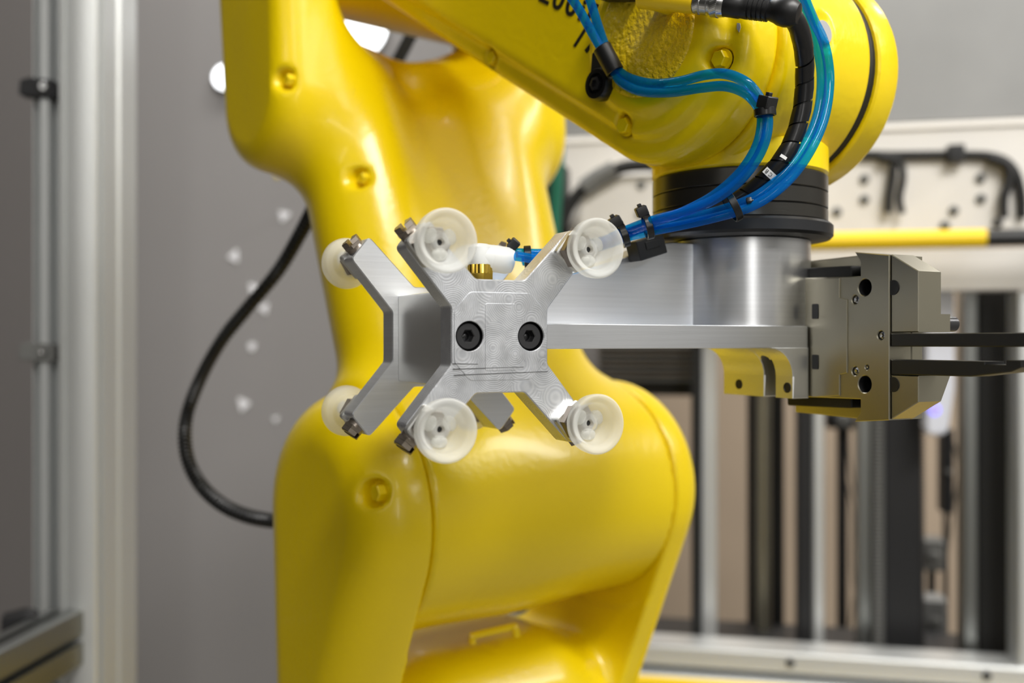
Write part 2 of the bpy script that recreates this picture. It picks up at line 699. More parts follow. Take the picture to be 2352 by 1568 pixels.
def hit(fn, px, py, d0=0.25, d1=1.2):
    """first point of a solid seen along a viewing direction (robot coordinates) and its normal"""
    o = RMI @ Vector((0, 0, CZ))
    r = (RMI @ V(px, py, 1) - o).normalized()
    t = d0
    for _ in range(200):
        p = o + r * t
        d = float(fn(np.float64(p.x), np.float64(p.y), np.float64(p.z)))
        if abs(d) < 1e-5 or t > d1:
            break
        t += d * 0.8
    e = 1e-4
    nrm = Vector([float(fn(*(np.array(p) + e * np.eye(3)[i]))) - float(fn(*(np.array(p) - e * np.eye(3)[i]))) for i in range(3)])
    return p, nrm.normalized()


RH = 0.063
SEAM = 0.0833
J3 = (0.100, 0.345)            # (y, z) of the elbow axis
J5 = (-0.167, 0.205)           # wrist pitch axis


def fn_turret0(x, y, z):
    d2 = sd_cone2(y, z, (0, 0), (0.034, -0.20), RH, 0.018)
    left = extrude_sd(d2, x, -0.1145, -0.05, 0.029)
    left = smax(left, sd_rbox(x, y, z, (-0.05 - SEAM - .0004, 0, 0), (0.05, 1, 1), 0.0005), 0.0012)
    right = extrude_sd(d2, x, 0.05, 0.113, 0.020)
    right = smax(right, sd_rbox(x, y, z, (0.05 + SEAM + .0004, 0, 0), (0.05, 1, 1), 0.0005), 0.0012)
    base = sd_rbox(x, y, z, (0, 0.055, -0.205), (0.078, 0.085, 0.122), 0.045)
    d = smin(np.minimum(left, right), base, 0.035)
    hub = vlen(y, z) - (RH + 0.011)          # clearance for the shoulder drum
    hub = np.maximum(hub, abs(x) - SEAM + 0.0002)
    return smax(d, -hub, 0.004)


def pocket(fn, p, nrm, r=0.010, depth=0.008, k=0.004):
    """a recess sunk straight into the casting, with room for a bolt"""
    a = p + nrm * 0.012
    b = p - nrm * depth

    def f(x, y, z):
        return smax(fn(x, y, z), -sd_caps(x, y, z, a, b, r * 1.15, r), k)
    return f


def scoop(fn, p, nrm, r, depth):
    """a recess milled sideways along the shoulder axis, closed at the bolt seat"""
    a = p - nrm * depth
    b = a + Vector((-0.035, 0, 0)) + nrm * 0.003

    def f(x, y, z):
        c = np.maximum(sd_caps(x, y, z, a, b, r, r * 1.2), x - a.x - r * 0.4)
        return smax(fn(x, y, z), -c, 0.0025)
    return f, a + Vector((r * 0.4, 0, 0))


_p, _n = hit(fn_turret0, 862, 1130)
tb_p, tb_n = _p, _n
fn_turret, tb_p = scoop(fn_turret0, _p, _n, 0.0065, 0.0035)


def fn_upper0(x, y, z):
    drum = extrude_sd(vlen(y, z) - RH, x, -SEAM, SEAM, 0.0015)
    def leg(s, out):
        return sd_caps(x, y, z, (s * 0.036, 0.004, 0.01), (s * 0.050, J3[0] - 0.012, J3[1] - 0.08), 0.040, 0.035)
    legs = smin(leg(-1, 0), leg(1, 0), 0.05)
    back = sd_caps(x, y, z, (0, 0.01, 0.0), (0, 0.075, 0.20), 0.05, 0.028)
    d = smin(drum, smin(legs, back, 0.03), 0.03)
    e2 = sd_cone2(y, z, (J3[0] - 0.002, J3[1]), (J3[0] - 0.012, J3[1] - 0.118), 0.047, 0.042)
    el = extrude_sd(e2, x, -0.107, -0.064, 0.015)
    er = extrude_sd(e2, x, 0.064, 0.107, 0.015)
    d = smin(d, smin(el, er, 0.01), 0.028)
    zs = 0.272 - 0.36 * np.maximum(J3[0] - y, -0.02)
    sad = smax(zs - z, abs(x) - 0.066, 0.05)
    d = smax(d, -sad, 0.012)
    val = sd_caps(x, y, z, (0.0, J3[0] - 0.075, J3[1] - 0.035), (0.0, -0.080, 0.10), 0.058, 0.030)
    d = smax(d, -val, 0.04)
    web = sd_rbox(x, y, z, (0, 0.104, 0.227), (0.058, 0.019, 0.037), 0.014)
    return smin(d, web, 0.014)


bolts_up = []
fn_upper = fn_upper0
for px, py in ((660, 180), (633, 405), (832, 405)):
    _p, _n = hit(fn_upper0, px, py)
    fn_upper, _q = scoop(fn_upper, _p, _n, 0.0055, 0.003)
    bolts_up.append((_q, Vector((-1, 0, 0))))

FN = -0.050                    # near face of the forearm
FF = 0.052                     # far face


def fn_fore0(x, y, z):
    out2 = sd_cone2(y, z, J5, (0.085, 0.395), 0.0455, 0.076)
    in2 = sd_cone2(y, z, J5, (0.085, 0.395), 0.0355, 0.066)
    d = extrude_sd(out2, x, FN + 0.0035, 0.032, 0.006)
    cover = extrude_sd(in2, x, FN - 0.0005, 0.0, 0.004)
    d = smin(d, cover, 0.003)
    # slot at the tip for the wrist body
    slot = np.maximum(abs(x - 0.02) - 0.0475, vlen(y - J5[0], z - J5[1]) - 0.075)
    d = smax(d, -slot, 0.003)
    boss = vlen(y - J5[0], z - (J5[1] + 0.006))
    d = smin(d, extrude_sd(boss - 0.0315, x, FN - 0.004, FN + 0.01, 0.003), 0.006)
    return d


bolts_fore = []
fn_fore = fn_fore0
for px, py in ((1128, 132), (1430, 288)):
    _p, _n = hit(fn_fore0, px, py)
    bolts_fore.append((_p, Vector((-1, 0, 0))))
    fn_fore = pocket(fn_fore, _p, Vector((-1, 0, 0)), 0.0045, 0.002, 0.002)
_p, _n = hit(fn_fore0, 1650, 135)
bolts_fore.append((_p, Vector((-1, 0, 0))))
fn_fore = pocket(fn_fore, _p, Vector((-1, 0, 0)), 0.0045, 0.002, 0.002)


def fn_wrist0(x, y, z):
    d = extrude_sd(vlen(y - J5[0], z - J5[1]) - 0.0485, x, -0.0272, 0.0335, 0.004)
    neck = np.maximum(vlen(x - 0.006, y - J5[0]) - 0.033, abs(z - 0.175) - 0.0155)
    return smin(d, neck, 0.003)


# slot with a grey plug on the wrist body
wp_p, wp_n = hit(fn_wrist0, 1897, 72)


def fn_wrist(x, y, z):
    p, n = wp_p, wp_n
    a = p + Vector((0, 0, 0.0045)) + n * 0.004
    b = p + Vector((0, 0, -0.0035)) + n * 0.004
    return smax(fn_wrist0(x, y, z), -sd_caps(x, y, z, a, b, 0.0065, 0.0065), 0.0015)


turret = sdf_link('turret', fn_turret, (-0.125, -0.075, -0.36), (0.12, 0.16, 0.075), 0.0019, 'yellow', robot)
upper = sdf_link('upper_arm', fn_upper, (-0.12, -0.075, -0.07), (0.12, 0.185, 0.42), 0.0026, 'yellow', robot)
fore = sdf_link('forearm', fn_fore, (-0.06, -0.222, 0.15), (0.04, 0.17, 0.48), 0.0018, 'yellow', robot)
wrist = sdf_link('wrist', fn_wrist, (-0.036, -0.222, 0.15), (0.05, -0.11, 0.262), 0.0012, 'yellow', robot)
# elbow motor drum between the ears
g = G()
g.lathe([(0, -0.0638), (0.052, -0.0638), (0.056, -0.060), (0.056, 0.060), (0.052, 0.0638), (0, 0.0638)], 64,
        axis_mtx((0, J3[0], J3[1]), (1, 0, 0)))
link('elbow_drum', g, 'yellow', robot)
# far side cover of the wrist with its dark joint
g = G().lathe([(0, 0.0330), (0.0468, 0.0330), (0.0468, 0.0395), (0, 0.0395)], 64, axis_mtx((0, J5[0], J5[1]), (1, 0, 0)))
link('wrist_seal', g, 'rubber', robot)
g = G().lathe([(0, 0.0378), (0.0480, 0.0378), (0.0490, 0.0386), (0.0500, 0.0500), (0.0490, 0.0525), (0.0470, 0.0540), (0, 0.0545)], 72,
              axis_mtx((0, J5[0], J5[1]), (1, 0, 0)))
wc = link('wrist_cover', g, 'yellow', robot)
g = G().lathe([(0.0503, 0.0498), (0.0508, 0.0502), (0.0503, 0.0506)], 72, axis_mtx((0, J5[0], J5[1]), (1, 0, 0)))
# rough cast boss on the near face
P, F = surface(lambda x, y, z: extrude_sd(vlen(y - J5[0], z - (J5[1] + 0.006)) - 0.026, x, FN - 0.0052, FN + 0.004, 0.0015),
               (FN - 0.008, J5[0] - 0.03, J5[1] - 0.024), (FN + 0.006, J5[0] + 0.03, J5[1] + 0.036), 0.0009)
g = G().add(P.tolist(), F.tolist())
link('cast_boss', g, 'yellow_rough', robot)
# drum clamp ring seam handled by the clearance; yellow painted hexagon bolts
def hexbolt(name, p, nrm, r, hgt, m, parent, sink=0.0, up=(0, 0, 1)):
    g = G()
    mt = axis_mtx(Vector(p) - Vector(nrm) * sink, nrm, up)
    g.lathe([(0, 0), (r, 0), (r, hgt * 0.85), (r * 0.9, hgt), (0, hgt)], 6, mt)
    g.lathe([(0, -0.0005), (r * 1.25, -0.0005), (r * 1.25, hgt * 0.12), (0, hgt * 0.12)], 24, mt)
    return link(name, g, m, parent, 25)


for p, n in bolts_up:
    hexbolt('bolt', p, n, 0.0034, 0.0045, 'yellow', upper, 0.0005)
hexbolt('bolt', tb_p, Vector((-1, 0, 0)), 0.0042, 0.005, 'yellow', turret, 0.0005)
for i, (p, n) in enumerate(bolts_fore):
    hexbolt('bolt', p, n, 0.0034, 0.0032, 'yellow', fore, 0.0026)
g = G().cyl(0.0048, -0.004, 0.0009, 0.0003, 32, axis_mtx(wp_p - wp_n * 0.0012, wp_n))
tag(link('plug', g, 'chip', wrist), 'grey plug in the slot')
# little lifting staple on top of the base
st = [RL(V(1085, 1478, .545)), RL(V(1085, 1462, .545)), RL(V(1092, 1458, .545)), RL(V(1172, 1440, .556)), RL(V(1182, 1440, .556)), RL(V(1186, 1462, .556))]
g = G().tube(spline(st, 5), 0.0021, 10)
link('lifting_staple', g, 'yellow', turret)
# base and pedestal down to the floor
g = G().lathe([(0, -0.45), (0.105, -0.45), (0.105, -0.34), (0.095, -0.325), (0, -0.325)], 48, Matrix.Translation((0, 0.05, 0)))
link('robot_base', g, 'yellow', robot)
zf = -RO.z
g = G().box(-0.12, 0.12, -0.07, 0.17, zf + 0.02, -0.45, 0.004)
g.box(-0.18, 0.18, -0.13, 0.23, zf, zf + 0.02, 0.003)
link('pedestal', g, 'grey_metal', robot)

# flange collar and black adapter rings (axis J6, world position)
J6 = RM @ Vector((0.006, J5[0], 0))
J6 = Vector((J6.x, J6.y, 0))


def ring_at(z0, z1, r, b=0.0006):
    return G().lathe([(0, z0), (r - b, z0), (r, z0 + b), (r, z1 - b), (r - b, z1), (0, z1)], 72, Matrix.Translation(J6 - Vector((RO.x, RO.y, RO.z - CZ)) if False else RL(Vector((J6.x, J6.y, CZ)))))


zc = 0.0                                            # heights measured from the camera level
link('wrist_collar', ring_at(0.0708, 0.0835, 0.0378, 0.0012), 'yellow', robot)
for z0, z1, r, m in ((0.0637, 0.0705, 0.0376, 'black_anod'), (0.0567, 0.0633, 0.0376, 'black_anod'), (0.0509, 0.0563, 0.0376, 'black_anod')):
    link('adapter_ring', ring_at(z0, z1, r, 0.0003), m, robot)
link('adapter_core', ring_at(0.045, 0.0712, 0.0368, 0.0003), 'rubber', robot)
link('adapter_flange', ring_at(0.0440, 0.0506, 0.0398, 0.0012), 'black_satin', robot)
# lettering on the near face of the forearm
sl = math.atan2(-(0.191 - 0.278), 0.149)
tx = Vector((0, -math.cos(sl), -math.sin(sl)))      # reading direction on the near face
tz = Vector((-1, 0, 0))
ty = tz.cross(tx)


def face_text(body, size, px, py, name='lettering'):
    p = RL(cross_plane(px, py, RM @ Vector((FN - 0.0006, 0, 0)), RM.to_3x3() @ Vector((1, 0, 0))))
    mt = Matrix((tx, ty, tz)).transposed().to_4x4()
    mt.translation = p
    return text_mesh(name, body, size, 0.0002, 'ink', fore, mt @ Matrix.Diagonal((1.25, 1, 1, 1)), 'LEFT', 1.2, 0.00025)


face_text('200iD', 0.0132, 1236, 0)
face_text('/7L', 0.0138, 1318, 104)
# paint chips by the seam
for px, py, s in ((1697, 62, 0.0016), (1683, 142, 0.0013), (1658, 150, 0.0014)):
    try:
        p, n = hit(fn_fore, px, py)
        g = G().prism([[(-s * .4, -s), (s * .3, -s * .8), (s * .5, s * .2), (s * .1, s * 1.3), (-s * .5, s * .3)]], -0.0002, 0.0002, 0,
                      axis_mtx(p, n) @ Matrix.Rotation(PI / 2, 4, 'X'))
        link('paint_chip', g, 'chip', fore)
    except Exception:
        pass

# ------------------------------------------------------------------ tool frame
TH = math.radians(27)
TO = V(1150, 772, 0.352)
TM = Matrix.Translation(TO) @ Matrix.Rotation(TH, 4, 'Z')
TMI = TM.inverted()                    # local x = along the plate, y = away from camera, z up


def TP(px, py, axis, val):
    """point on the tool plane x=val or y=val seen along a viewing direction"""
    n = Vector((1, 0, 0)) if axis == 'x' else Vector((0, 1, 0))
    p = cross_plane(px, py, TM @ (n * val), TM.to_3x3() @ n)
    return TMI @ p


J6T = TMI @ Vector((J6.x, J6.y, TO.z))
zT = TO.z - CZ                          # tool origin relative to camera level

# --- bracket: hub, web, bar and foot
brk = thing('tool_bracket', 'machined aluminium bracket hanging under the black rings of the robot wrist', 'bracket', TO, TH)
BF = 0.0030                             # bar front (y, away from camera)
HC = Vector((J6T.x + 0.0042, J6T.y + 0.0033, 0))  # hub axis
bar_top, bar_bot = 0.0047, -0.0046
g = G()
hub_r = 0.0297
hub_top = 0.0440 - zT
g.lathe([(0, bar_top - 0.0005), (hub_r - 0.0004, bar_top - 0.0005), (hub_r, bar_top), (hub_r, hub_top - 0.0005), (hub_r - 0.0005, hub_top), (0, hub_top)], 96,
        Matrix.Translation(HC))
link('hub', g, 'alum_turn', brk)
g = G().prism([fillet([(0.0195, bar_bot), (0.1466, bar_bot), (0.1466, bar_top), (0.0195, bar_top)], 0.0004, 1)], BF, BF + 0.046, 0.0003)
link('bar', g, 'alum', brk)
web = [(0.0195, bar_top - 0.001), (J6T.x, bar_top - 0.001), (J6T.x, hub_top - 0.002), (0.0955, hub_top - 0.002)]
for px, py in ((1500, 562), (1437, 590)):
    q = TP(px, py, 'y', BF + 0.026)
    web.append((q.x, q.z))
web += [(0.034, 0.0215), (0.0195, 0.0110)]
g = G().prism([web], BF + 0.026, BF + 0.042, 0.0004)
link('web', g, 'alum', brk)
# foot below the bar: upright plate with a filleted root, swept front to back
u1 = 0.1468
fz = -0.0258
prof = [(u1, bar_bot + 0.0002), (u1, fz), (u1 - 0.0088, fz), (u1 - 0.0088, -0.0165)]
for k in range(9):
    a = k / 8 * PI / 2
    prof.append((u1 - 0.0088 - 0.0118 * (1 - math.cos(a)), -0.0165 + 0.0118 * math.sin(a)))
prof.append((u1 - 0.0206, bar_bot + 0.0002))
# slotted: two cheeks beside the slot and the bridge above it, made as swept pieces
sy0, sy1 = 0.0135, 0.0205
y_front, y_back = 0.0028, 0.0480
g = G()
g.prism([prof], y_front, sy0, 0.0003)
g.prism([prof], sy1, y_back, 0.0003)
def root_u(z):                           # inner edge of the filleted root at height z
    t = min(1.0, max(0.0, (z + 0.0165) / 0.0118))
    return u1 - 0.0088 - 0.0118 * (1 - math.sqrt(max(0.0, 1 - t * t)))


ns = 8
for i in range(ns):                      # round-headed slot: the bridge above it follows an arch
    ya, yb2 = sy0 + (sy1 - sy0) * i / ns, sy0 + (sy1 - sy0) * (i + 1) / ns
    t = (i + 0.5) / ns * 2 - 1
    zb = -0.0078 - 0.0035 * (1 - math.sqrt(1 - t * t))
    pr = [(u1, bar_bot + 0.0002), (u1, zb)]
    pr += [(root_u(zb + (bar_bot - zb) * k / 5), zb + (bar_bot - zb) * k / 5) for k in range(6)]
    g.prism([pr], ya, yb2, 0.0)
link('foot', g, 'alum_side', brk)
for px, py in ((1697, 882), (1808, 890)):
    q = TP(px, py, 'x', u1 - 0.0088)
    mt = axis_mtx(q, (-1, 0, 0))
    g = G().lathe([(0, 0.0001), (0.0016, 0.0001), (0.0017, 0.0003), (0.0022, 0.0002), (0.0022, -0.001)], 20, mt)
    link('threaded_hole', g, 'dark', brk)
# etched lettering on the hub
ea = math.radians(-42)


def hub_text(body, z):
    p = Vector((HC.x + math.cos(ea) * (hub_r + 0.0001), HC.y + math.sin(ea) * (hub_r + 0.0001), z))
    zz = Vector((math.cos(ea), math.sin(ea), 0))
    xx = Vector((-math.sin(ea), math.cos(ea), 0))
    mt = Matrix((xx, Vector((0, 0, 1)), zz)).transposed().to_4x4()
    mt.translation = p
    return text_mesh('etching', body, 0.0036, 0.00005, 'etch', brk, mt, 'CENTER')


hub_text('S/   P01', 0.0235)
hub_text('SC  202', 0.0185)

# --- suction gripper
suc = thing('suction_gripper', 'double sided X shaped aluminium vacuum gripper with translucent suction cups', 'gripper', TO, TH)


def xplate(mirror_out):
    q = [(19.0, 10.0), (36.0, 30.4), (28.7, 39.6), (9.6, 20.0)]           # mm, one quadrant
    r = [2.5, 2.0, 2.0, 2.5]
    pts, rad = [], []
    for sx, sz, rev in ((1, 1, False), (-1, 1, True), (-1, -1, False), (1, -1, True)):
        s = list(zip(q, r))
        if rev: s.reverse()
        for (a, b), rr in s:
            pts.append((a * sx * 0.001, b * sz * 0.001))
            rad.append(rr * 0.001)
    return fillet(pts, rad, 4)


outline = xplate(0)
HX = 0.0121
holes = [circle(-HX, 0, 0.0053, 36), circle(HX, 0, 0.0053, 36)]
PT = 0.0098
RB0, RB1 = 0.0585, 0.0695


def pad(sx, sz):
    a = Vector((28.9 * sx, 31.0 * sz)) * 0.001           # around the cup centre
    d = Vector((17.0 * sx, 20.4 * sz)).normalized()      # along the arm
    e = Vector((-d.y, d.x))
    w1, L0, L1 = 0.00575, 0.0058, 0.0061
    c = Vector((28.6 * sx, 30.8 * sz)) * 0.001
    P = [c - d * L0 - e * w1, c + d * L1 - e * w1, c + d * L1 + e * w1, c - d * L0 + e * w1]
    return fillet([tuple(p) for p in P], 0.0016, 3), c, d


cup_prof = [(0.0026, -0.0062), (0.0050, -0.0062), (0.0064, -0.0050), (0.0070, -0.0030), (0.0074, -0.0014), (0.0080, -0.0004), (0.0096, 0.0006), (0.0103, 0.0022),
            (0.0106, 0.0046), (0.0106, 0.0058), (0.0103, 0.0063), (0.0098, 0.0064), (0.0088, 0.0058), (0.0079, 0.0050), (0.0075, 0.0044), (0.0074, 0.0030),
            (0.0072, 0.0006), (0.0062, -0.0010), (0.0044, -0.0016), (0.0038, -0.0014), (0.0034, 0.0002), (0.0026, 0.0006), (0.0014, 0.0004), (0.0011, -0.0010), (0.0010, -0.0050), (0.0026, -0.0062)]


def build_plate(name, y0, y1, side):
    """side -1: cups towards the camera, +1: away from it"""
    yo = y0 if side < 0 else y1                          # the outward face
    g = G().prism([outline] + (holes if side < 0 else []), y0, y1, 0.0004)
    pl = link(name, g, 'milled' if side < 0 else 'alum', suc)
    for sx in (-1, 1):
        for sz in (1, -1):
            lp, c, d = pad(sx, sz)
            g = G().prism([lp], *((yo - 0.0034, yo + 0.0006) if side < 0 else (yo - 0.0006, yo + 0.0034)), 0.0005)
            link('cup_pad', g, 'alum_side', pl)
            yp = yo + side * 0.0034
            ax = Vector((0, side, 0))
            g = G()
            mt = axis_mtx((c.x, yp, c.y), ax)
            g.lathe([(0, 0), (0.0062, 0), (0.0066, 0.0003), (0.0066, 0.0034), (0.0061, 0.0042), (0.0042, 0.0042), (0.0042, 0.0062), (0, 0.0062)], 6, mt)
            link('hex_nipple', g, 'plug', pl, 25)
            cm = axis_mtx((c.x, yp + side * 0.0098, c.y), ax)
            g = G().lathe(cup_prof, 56, cm)
            for k in range(3):                           # inner cleats
                a = 2 * PI * k / 3 + 0.5
                g.lathe([(0, -0.0016), (0.0024, -0.0016), (0.0025, -0.0002), (0.0019, 0.0005), (0, 0.0006)], 14,
                        cm @ Matrix.Translation((0.0040 * math.cos(a), 0.0040 * math.sin(a), 0)) @ Matrix.Rotation(a, 4, 'Z') @ Matrix.Diagonal((0.85, 1.1, 1, 1)))
            link('suction_cup', g, 'silicone', suc, 50)
            g = G().lathe([(0, -0.0049), (0.00095, -0.0049), (0.00095, -0.0010), (0, -0.0010)], 16, cm)
            link('vacuum_port', g, 'rubber', suc)
            # slotted hexagon plug in the end of the arm
            ym = (y0 + y1) / 2
            tip = Vector((32.3 * sx, 0, 35.0 * sz)) * 0.001 + Vector((0, ym, 0))
            dd = Vector((d.x, 0, d.y))
            pm = axis_mtx(tip, dd, (0, 1, 0))
            g = G()
            g.cyl(0.0036, -0.0005, 0.0012, 0, 24, pm)
            hexp = [(0.0040 * math.cos(PI / 3 * k + PI / 6), 0.0040 * math.sin(PI / 3 * k + PI / 6)) for k in range(6)]
            rot = pm @ Matrix.Rotation(-PI / 2, 4, 'X')    # prism y -> plug axis
            def clip(sgn):
                h = [(x, z) for x, z in hexp if x * sgn > 0.0008]
                h = sorted(h, key=lambda p: math.atan2(p[1], p[0] * sgn))
                e0 = 0.0008 * sgn
                return [(e0, -0.0040)] + [(x, z) for x, z in h] + [(e0, 0.0040)]
            flip = rot @ Matrix.Rotation(0.5, 4, 'Y')
            g.prism([hexp], -0.0024, -0.0010, 0, flip)
            for sgn in (-1, 1):
                g.prism([clip(sgn)], -0.0044, -0.0023, 0.0002, flip)
            link('slotted_plug', g, 'plug', suc, 20)
    return pl


front = build_plate('front_plate', 0.0, PT, -1)
rear = build_plate('rear_plate', RB0, RB1, 1)
# raised milling steps on the front face
stepo = fillet([(p[0] * 0.001, p[1] * 0.001) for p in ((-12, -15.5), (12, -15.5), (18.0, -9), (18.0, 9), (12, 15.5), (-12, 15.5), (-18.0, 9), (-18.0, -9))], 0.003, 4)
stepi = fillet([(p[0] * 0.001, p[1] * 0.001) for p in ((-6.2, -12.2), (6.2, -12.2), (6.2, 11.6), (-6.2, 11.6))], 0.001, 3)
g = G().prism([stepo] + holes, -0.00022, 0.0002, 0.00015)
link('milled_step', g, 'milled', front)
g = G().prism([stepi] + [], -0.00036, -0.0001, 0.00012)
link('milled_step', g, 'milled', front)
# scratches below the screws
for x0, x1, z, dz in ((-18.5, 9, -11.5, .5), (-18, 19, -13.6, .9), (-18.6, -9, -9.6, -.2)):
    g = G().prism([[(x0 * .001, z * .001), (x1 * .001, (z + dz) * .001), (x1 * .001, (z + dz) * .001 + .00012), (x0 * .001, z * .001 + .00022)]], -0.00042, -0.0001)
    link('scratch', g, 'dark', front)
# spacer block between the plates
g = G().prism([fillet([(-0.0165, -0.0178), (0.019, -0.0178), (0.019, 0.0165), (-0.0165, 0.0165)], 0.001, 2)], PT, RB0, 0.0003)
link('spacer_block', g, 'alum_side', suc)
# socket head screws
for sx in (-1, 1):
    g = G()
    mt = axis_mtx((sx * HX, 0.0062, 0), (0, -1, 0))
    hexi = [(0.0023 * math.cos(PI / 3 * k), 0.0023 * math.sin(PI / 3 * k)) for k in range(6)]
    g.prism([circle(0, 0, 0.0047, 40), hexi], 0.0012, 0.0062, 0.0003)
    g.prism([circle(0, 0, 0.0024, 6)], 0.0045, 0.006, 0)
    k = G().add(g.v, g.f, Matrix.Translation((sx * HX, -0.0002, 0)))
    k.lathe([(0, 0.0), (0.0016, 0.0), (0.0010, 0.0004), (0, 0.0006)], 16, axis_mtx((sx * HX, 0.0042, 0), (0, -1, 0)))
    link('socket_screw', k, 'black_oxide', suc, 30)
    g = G().lathe([(0.00525, 0.0), (0.00525, 0.006), (0, 0.0061)], 36, axis_mtx((sx * HX, 0.0005, 0), (0, 1, 0)))
    link('screw_recess', g, 'black', suc)
# white elbow fitting with its brass nut, standing on the spacer block
fx = TP(1103, 640, 'y', 0.036).x
fit = link('elbow_fitting', G().lathe([(0, 0.0280), (0.0048, 0.0280), (0.0050, 0.0283), (0.0050, 0.0325), (0.0046, 0.0348), (0.003, 0.0361), (0, 0.0365)], 40, Matrix.Translation((fx, 0.036, 0))), 'white', suc)
hd = Vector((0.985, -0.12, -0.12)).normalized()
mt = axis_mtx((fx + 0.000, 0.036, 0.0313), hd)
g = G().lathe([(0, 0.0), (0.0050, 0.0), (0.0052, 0.0040), (0.0052, 0.0042), (0.0053, 0.0045), (0.0053, 0.0110), (0.0050, 0.0118), (0.0050, 0.0122), (0, 0.0122)], 40, mt)
link('hose_socket', g, 'white', fit)
g = G().lathe([(0.0027, 0.0118), (0.0046, 0.0120), (0.0047, 0.0130), (0.0027, 0.0131)], 40, mt)
link('release_collar', g, 'white', fit)
g = G()
g.lathe([(0, 0.0163), (0.0050, 0.0163), (0.0050, 0.0246), (0, 0.0246)], 6, Matrix.Translation((fx, 0.036, 0)) @ Matrix.Rotation(0.35, 4, 'Z'))
k = 40
v, f = [], []
for zz in (0.0245, 0.0281):
    for i in range(k):
        r = 0.0049 if i % 2 else 0.0046
        v.append((fx + r * math.cos(2 * PI * i / k), 0.036 + r * math.sin(2 * PI * i / k), zz))
f = [(i, (i + 1) % k, k + (i + 1) % k, k + i) for i in range(k)] + [tuple(range(k - 1, -1, -1)), tuple(range(k, 2 * k))]
g.add(v, f)
link('brass_nut', g, 'brass', fit, 20)
# second, partly hidden fitting further back
g = G().lathe([(0, 0.0165), (0.0042, 0.0165), (0.0042, 0.030), (0.003, 0.032), (0, 0.032)], 30, Matrix.Translation((fx + 0.0045, 0.047, 0)))
link('elbow_fitting', g, 'white', suc)

# --- parallel finger gripper on the right of the foot
fin = thing('finger_gripper', 'olive grey metal two finger gripper with long black fingers on the right', 'gripper', TO, TH)
u0 = u1 + 0.0007


def npz(px, py, x=u0):
    q = TP(px, py, 'x', x)
    return (q.y, q.z)


def side_prism(pts, x0, x1, bev, mtx=None):
    """polygon in (y,z) swept along x"""
    gg = G().prism(pts, -x1, -x0, bev)
    # prism gives (X=y', Y=sweep, Z); map X->y, Y->-x
    k = G()
    k.add([(-p[1], p[0], p[2]) for p in gg.v], [tuple(reversed(q)) for q in gg.f])
    return k


def hole_loop(px, py, r):
    c = npz(px, py)
    return circle(c[0], c[1], r, 24)


yn, yp_, yb = -0.0395, -0.0250, 0.0030      # front edge, pocket edge, back
body = [(yn, -0.0322), (yn, 0.0315), (yp_ + 0.003, 0.0340), (yp_, 0.0300), (yp_, 0.0242), (yb + .022, 0.0258), (yb + .022, -0.0258), (yp_, -0.0248), (yp_, -0.0300), (yp_ + 0.003, -0.0340)]
hs = [hole_loop(1986, 660, 0.0034), hole_loop(1986, 882, 0.0034), hole_loop(1964, 688, 0.0018), hole_loop(1964, 852, 0.0018), hole_loop(2023, 770, 0.0018), hole_loop(1991, 843, 0.0010)]
link('gripper_body', side_prism([body] + hs, u0, u0 + 0.012, 0.0003), 'nickel', fin)
g = side_prism([[(yn, -0.0322), (yn, 0.0315), (yp_ + .003, 0.0340), (0.025, 0.0335), (0.025, -0.0335), (yp_ + .003, -0.0340)]], u0 + 0.0122, u0 + 0.0185, 0.0004)
link('back_plate', g, 'nickel', fin)
for px, py, r in ((1986, 660, .0033), (1986, 882, .0033)):
    c = npz(px, py)
    g = G().lathe([(r * .99, 0.0), (r * .99, 0.006), (r * .55, 0.0062), (r * .55, 0.009), (0, 0.009)], 24, axis_mtx((u0 + 0.0005, c[0], c[1]), (1, 0, 0)))
    link('counterbore', g, 'dark', fin)
for px, py, r in ((1964, 688, .0016), (1964, 852, .0016), (2023, 770, .0016), (1991, 843, .0009)):
    c = npz(px, py)
    g = G().lathe([(0, 0.0008), (r * .4, 0.0009), (r * .5, 0.0002), (r * .95, 0.0), (r * .95, -0.004)], 20, axis_mtx((u0 + 0.0010, c[0], c[1]), (-1, 0, 0)))
    link('screw', g, 'steel', fin)
# guide rail insert with a stepped edge, standing slightly proud
ins = [npz(1868, 640), npz(1930, 638), npz(1930, 683), npz(1947, 687), npz(1947, 856), npz(1930, 860), npz(1930, 908), npz(1868, 912)]
link('guide_plate', side_prism([ins], u0 - 0.0005, u0 + 0.0008, 0.0002), 'nickel', fin)
for py in (715, 831):
    a, b = npz(1868, py - 17), npz(1882, py + 17)
    g = side_prism([fillet([(a[0], a[1]), (b[0], a[1]), (b[0], b[1]), (a[0], b[1])], 0.0006, 2)], u0 - 0.0008, u0 - 0.0003, 0)
    kk = link('sensor_slot', g, 'black', fin)
# black guide blocks in the two pockets
for s in (1, -1):
    g = side_prism([fillet([(yp_ + 0.0075, s * 0.0235), (yp_ + 0.0075, s * 0.0290), (0.02, s * 0.0300), (0.02, s * 0.0235)], 0.001, 2)], u0 + 0.003, u0 + 0.012, 0.0004)
    link('rubber_block', g, 'rubber', fin)
